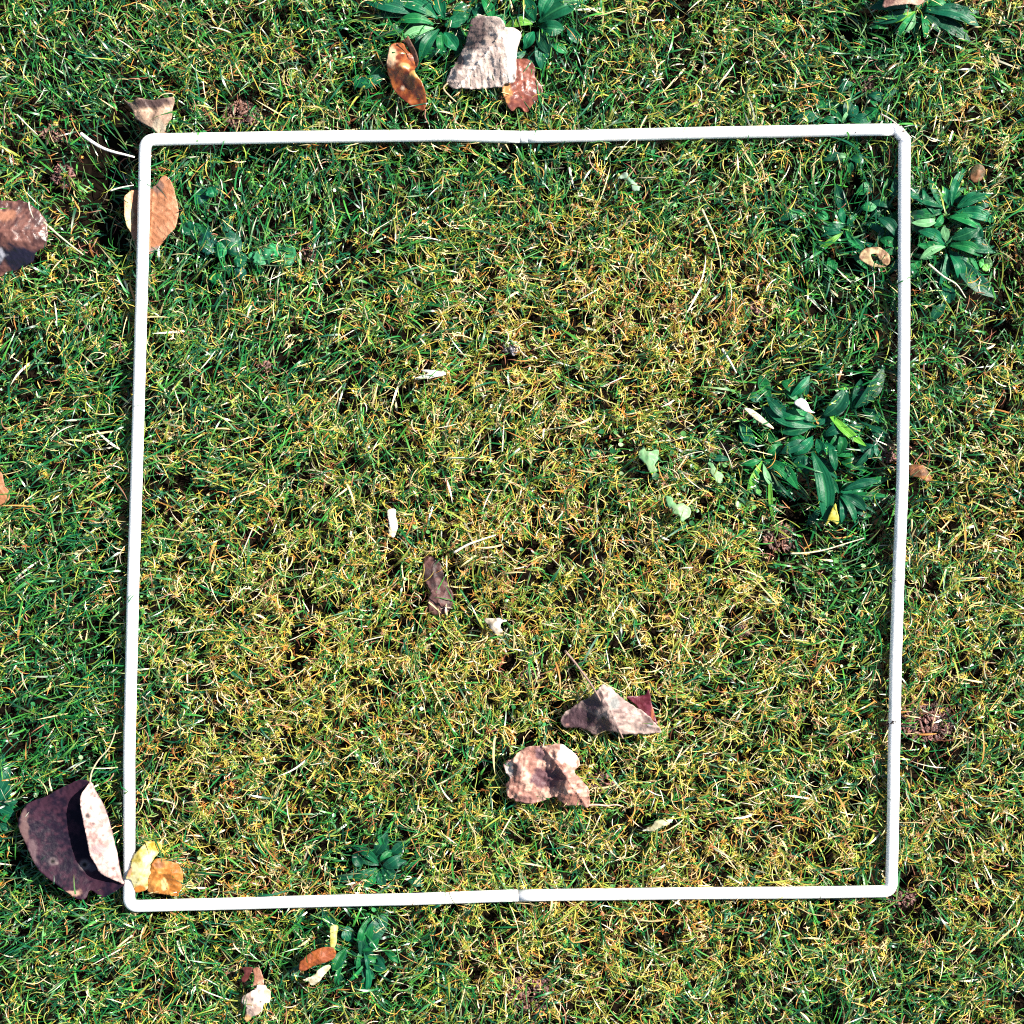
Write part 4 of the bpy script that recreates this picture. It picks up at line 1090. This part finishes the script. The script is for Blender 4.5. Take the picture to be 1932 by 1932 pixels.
# moss shoots: small stars of pointed leaves
def build_moss(n_try):
    def keep(px, py):
        d_ = f_dark(px, py)
        nn = tuft(px, py) * .8 + .35 * fbm(px, py, 12, 50, 2)
        yy = f_yellow(px, py)
        return np.clip(.60 + 1.35 * nn, .05, 1) * (1 - .72 * d_) * (0.5 + .65 * yy) * (1 - .7 * f_deep(px, py))
    px, py = scatter(n_try, keep)
    n = len(px)
    tf = tuft(px, py)
    yl = f_yellow(px, py); yl = np.clip(yl + (.12 + .35 * yl) * tf, 0, 1); og = f_orange(px, py) * (.25 + .75 * yl)
    H = f_height(px, py)
    top = H - np.where(rng.random(n) < .42, .0025 * rng.random(n), .0025 + .0125 * rng.random(n)) + 0.0008
    tilt = rng.random(n) * 1.5; ta = rng.random(n) * 6.283
    ax = np.stack([np.sin(tilt) * np.cos(ta), np.sin(tilt) * np.sin(ta), np.cos(tilt)], -1)
    # basis
    e1 = np.cross(ax, np.array([0.3, 0.9, 0.1])); e1 /= np.linalg.norm(e1, axis=1)[:, None]
    e2 = np.cross(ax, e1)
    size = 0.0015 + 0.0034 * rng.random(n) ** 1.3
    K = 7
        # colour per shoot
    cols = [(.58, .44, .065), (.25, .34, .035), (.07, .24, .025), (.012, .13, .03), (.60, .26, .04), (.30, .10, .03), (.76, .58, .30), (.01, .14, .06)]
    w = np.stack([1.1 * yl ** 1.6, 1.0 * yl ** 1.1, .9 * (1 - yl) + .35, 1.0 * (1 - yl) ** 1.2, og * yl * 2.0 + .05 * yl, og * 1.3, .03 + .42 * og + .38 * yl ** 2, .45 * (1 - yl)], 1)
    base = pick(n, cols, w)
    base = base * (0.45 + .8 * rng.random((n, 1)))
    Vs = []; Cs = []
    for k in range(K):
        a = 2 * math.pi * k / K + rng.random(n) * 1.9
        up = np.where(k % 3 == 0, 0.9, 0.35) * rng.random(n) + (-0.05)
        dr = (np.cos(a) * np.cos(up))[:, None] * e1 + (np.sin(a) * np.cos(up))[:, None] * e2 + np.sin(up)[:, None] * ax
        L = (size * (.35 + 1.0 * rng.random(n)))[:, None]
        sd = np.cross(dr, ax); sd /= np.linalg.norm(sd, axis=1)[:, None] + 1e-9
        wd = (0.00028 + .00032 * rng.random(n))[:, None]
        c0 = np.stack([X(px), Y(py), top], -1) - ax * (0.0008 * rng.random((n, 1)))
        mid = c0 + dr * L * .5 + ax * L * .06
        tip = c0 + dr * L - ax * L * .22
        Vs.append(np.stack([c0 - sd * wd * .5, c0 + sd * wd * .5, mid - sd * wd * .62, mid + sd * wd * .62, tip], 1))
        cc = base * (0.85 + .3 * rng.random((n, 1)))
        Cs.append(np.repeat(cc[:, None], 5, 1))
    V = np.stack(Vs, 1); C = np.stack(Cs, 1)       # n,K,5,3
    c = np.minimum(ceil_at(X(px), Y(py), 'leaf'), ceil_at(X(px), Y(py), 'tube'))
    cp = ceil_at(X(px), Y(py), 'plant')
    c = np.where(rng.random(n) < .72, np.minimum(c, cp), c)
    # drop whole shoots that stand under something low; push the rest under it
    sh = np.minimum(0, c - 0.0012 - top - .001)
    V[..., 2] += np.where(c < .5, sh, 0)[:, None, None]
    ok = V[..., 2].min((1, 2)) > -0.001
    V = V[ok]; C = C[ok]
    V = clip_ceiling(V.reshape(-1, 5, 3), 0, 0, 1.0); C = C.reshape(-1, 5, 3)
    m = len(V)
    b = (np.arange(m) * 5)[:, None]
    quads = b + np.array([[0, 1, 3, 2]]); tris = b + np.array([[2, 3, 4]])
    loops = np.concatenate([quads, tris], 1).ravel()
    tot = np.tile([4, 3], m); st = np.concatenate([[0], np.cumsum(tot)[:-1]])
    o = mesh_obj("moss", V.reshape(-1, 3), loops, st, tot, M_MOSS, None, C.reshape(-1, 3), False)
    tag(o, "yellow green moss cushioning the lawn between the grass", "moss", None, "stuff")
    print("moss shoots", ok.sum())


def prefer_az(px, py, n):
    """grass lies in loose local directions"""
    f = fbm(px, py, 260, 70, 2) * 3.2 + .6
    f = np.where((px < 260) & (py > 700), 0.45 + .4 * fbm(px, py, 90, 71, 2), f)
    f = np.where((py < 230) & (px < 640), -0.95 + .5 * fbm(px, py, 90, 72, 2), f)
    f = np.where(rng.random(n) < .5, f + math.pi, f)
    wild = rng.random(n) < .5
    return np.where(wild, rng.random(n) * 6.283, f + (rng.random(n) - .5) * .9)


def build_grass(n_try, kind):
    if kind == 'blade':
        def keep(px, py):
            yl = f_yellow(px, py); d_ = f_dark(px, py)
            nn = fbm(px, py, 40, 80, 3)
            out = ((px < 265) | (py < 245)).astype(float)
            return np.clip(.24 + .80 * (1 - yl) + .7 * nn + .5 * tuft(px, py) + .08 * out, .05, 1) * (1 - .6 * d_)
    else:
        def keep(px, py):
            return np.clip(.5 + .5 * fbm(px, py, 22, 85, 2) + 1.1 * tuft(px, py), .04, 1) * (.45 + .75 * f_yellow(px, py)) * (1 - .7 * f_dark(px, py)) * (1 - .65 * f_deep(px, py))
    px, py = scatter(n_try, keep)
    n = len(px)
    yl = f_yellow(px, py); og = f_orange(px, py) * (.3 + .7 * yl); H = f_height(px, py)
    if kind == 'blade':
        m = 7
        L = 0.007 + .020 * rng.random(n) ** 1.9
        wd = .00055 + .0009 * rng.random(n) ** 2
        az = prefer_az(px, py, n)
        z0 = H - .009 + .0085 * rng.random(n)
        p0 = .25 + .85 * rng.random(n); dp = -(.5 + 1.3 * rng.random(n)); daz = (rng.random(n) - .5) * 1.2
        wp = np.array([.8, 1, 1, .95, .8, .5, .06])
        cols = [(.009, .150, .034), (.004, .085, .038), (.05, .26, .035), (.28, .32, .05), (.68, .56, .28), (.50, .22, .06), (.74, .72, .56)]
        w = np.stack([1.2 - .6 * yl, 1.1 - .6 * yl, .6 + 0 * yl, .06 + .6 * yl, .05 + .30 * yl, .03 + .45 * og, .04 + .06 * yl], 1)
    else:
        m = 6
        L = 0.005 + .013 * rng.random(n) ** 1.4
        wd = .00036 + .00036 * rng.random(n)
        az = rng.random(n) * 6.283
        z0 = H - np.where(rng.random(n) < .5, .002 * rng.random(n), .002 + .010 * rng.random(n))
        p0 = .1 + .7 * rng.random(n); dp = -(.3 + 1.2 * rng.random(n)); daz = (rng.random(n) - .5) * 4.2
        wp = np.array([.7, 1, 1, .9, .6, .1])
        cols = [(.03, .19, .03), (.24, .32, .035), (.62, .46, .08), (.76, .58, .28), (.60, .26, .06), (.26, .09, .05), (.78, .68, .50)]
        dk = f_dark(px, py)
        w = np.stack([1.0 - .6 * yl, .5 + .2 * yl, .05 + .75 * yl, .04 + .5 * yl, .04 + .7 * og, .08 + .4 * og + 1.2 * dk, .04 + .14 * yl], 1)
    P, side = strands(px, py, z0, L, az, p0, dp, daz, m)
    P[..., 2] = np.maximum(P[..., 2], .0015)
    P = clip_ceiling(P, 0.34 if kind == 'blade' else 0.2,   .75 if kind == 'blade' else .6, 0.25, .035 if kind == 'blade' else 0)
    V, q = ribbons(P, side, wd, wp)
    col = pick(n, cols, np.clip(w, .001, None)) * (.7 + .6 * rng.random((n, 1)))
    C = np.repeat(col[:, None], m * 2, 1)
    # tips dry out a little
    tip = np.repeat(np.linspace(0, 1, m), 2)[None, :, None] ** 3
    dry = (rng.random((n, 1, 1)) < .35) * tip * .6
    C = C * (1 - dry) + np.array([.5, .4, .18]) * dry
    o = tri_obj("grass" if kind == 'blade' else "dry_thatch", V, q, M_GRASS if kind == 'blade' else M_MOSS, None, np.clip(C.reshape(-1, 3), .003, .9), True)
    if kind == 'blade':
        tag(o, "short green grass blades growing through the moss", "grass", None, "stuff")
    else:
        tag(o, "fine yellow and straw coloured thatch strands tangled in the moss", "thatch", None, "stuff")
    print(kind, n)


def build_leaflets(n_try):
    """tiny round seedling leaves sprinkled as ground cover"""
    def keep(px, py):
        cl = smooth(.05, .5, fbm(px, py, 60, 90, 3))
        e = blobs(px, py, [(1250, 880, 140, 90, 1), (1330, 930, 130, 70, 1), (330, 1060, 60, 60, 1), (680, 1250, 80, 60, .8), (350, 350, 90, 60, .6), (1150, 320, 90, 40, .8), (780, 1000, 60, 60, .4), (1560, 1100, 90, 60, .6), (1790, 640, 60, 80, .5)])
        return np.clip(.12 + .4 * cl + 1.5 * e, 0, 1) * (1 - f_dark(px, py))
    px, py = scatter(n_try, keep)
    n = len(px)
    H = f_height(px, py)
    z = H + (rng.random(n) - .55) * .003
    e2_ = blobs(px, py, [(1250, 880, 150, 90, 1), (1330, 930, 130, 70, 1), (330, 1060, 60, 60, 1), (350, 350, 90, 60, .6), (1560, 1100, 90, 60, .6)])
    r = .0006 + (.0011 + .0011 * np.clip(e2_, 0, 1)) * rng.random(n) ** 2
    tilt = rng.random(n) * .8; ta = rng.random(n) * 6.283
    ax = np.stack([np.sin(tilt) * np.cos(ta), np.sin(tilt) * np.sin(ta), np.cos(tilt)], -1)
    e1 = np.cross(ax, np.array([.3, .9, .1])); e1 /= np.linalg.norm(e1, axis=1)[:, None]; e2 = np.cross(ax, e1)
    a = np.linspace(0, 2 * math.pi, 8, endpoint=False)
    el = .65 + .35 * rng.random(n)
    c0 = np.stack([X(px), Y(py), z], -1)
    ring = c0[:, None] + r[:, None, None] * (np.cos(a)[None, :, None] * e1[:, None] + (np.sin(a)[None] * el[:, None])[..., None] * e2[:, None])
    ring = ring + (ax * (r * .25)[:, None])[:, None] * np.abs(np.cos(a))[None, :, None]
    V = np.concatenate([c0[:, None], ring], 1)
    V = clip_ceiling(V)
    F = np.array([(0, 1 + k, 1 + (k + 1) % 8) for k in range(8)])
    T = ((np.arange(n) * 9)[:, None, None] + F[None]).reshape(-1, 3)
    col = pick(n, [(.02, .14, .04), (.04, .22, .07), (.12, .34, .09), (.36, .50, .26)], np.tile([1, .9, .6, .25], (n, 1))) * (.7 + .6 * rng.random((n, 1)))
    C = np.repeat(col[:, None], 9, 1)
    o = tri_obj("seedling_cover", V.reshape(-1, 3), T, M_GRASS, None, C.reshape(-1, 3), True)
    tag(o, "tiny round green seedling leaves scattered through the moss", "seedlings", None, "stuff")
    print("leaflets", n)


build_moss(270000)
build_grass(125000, 'blade')
build_grass(310000, 'thatch')
build_leaflets(32000)
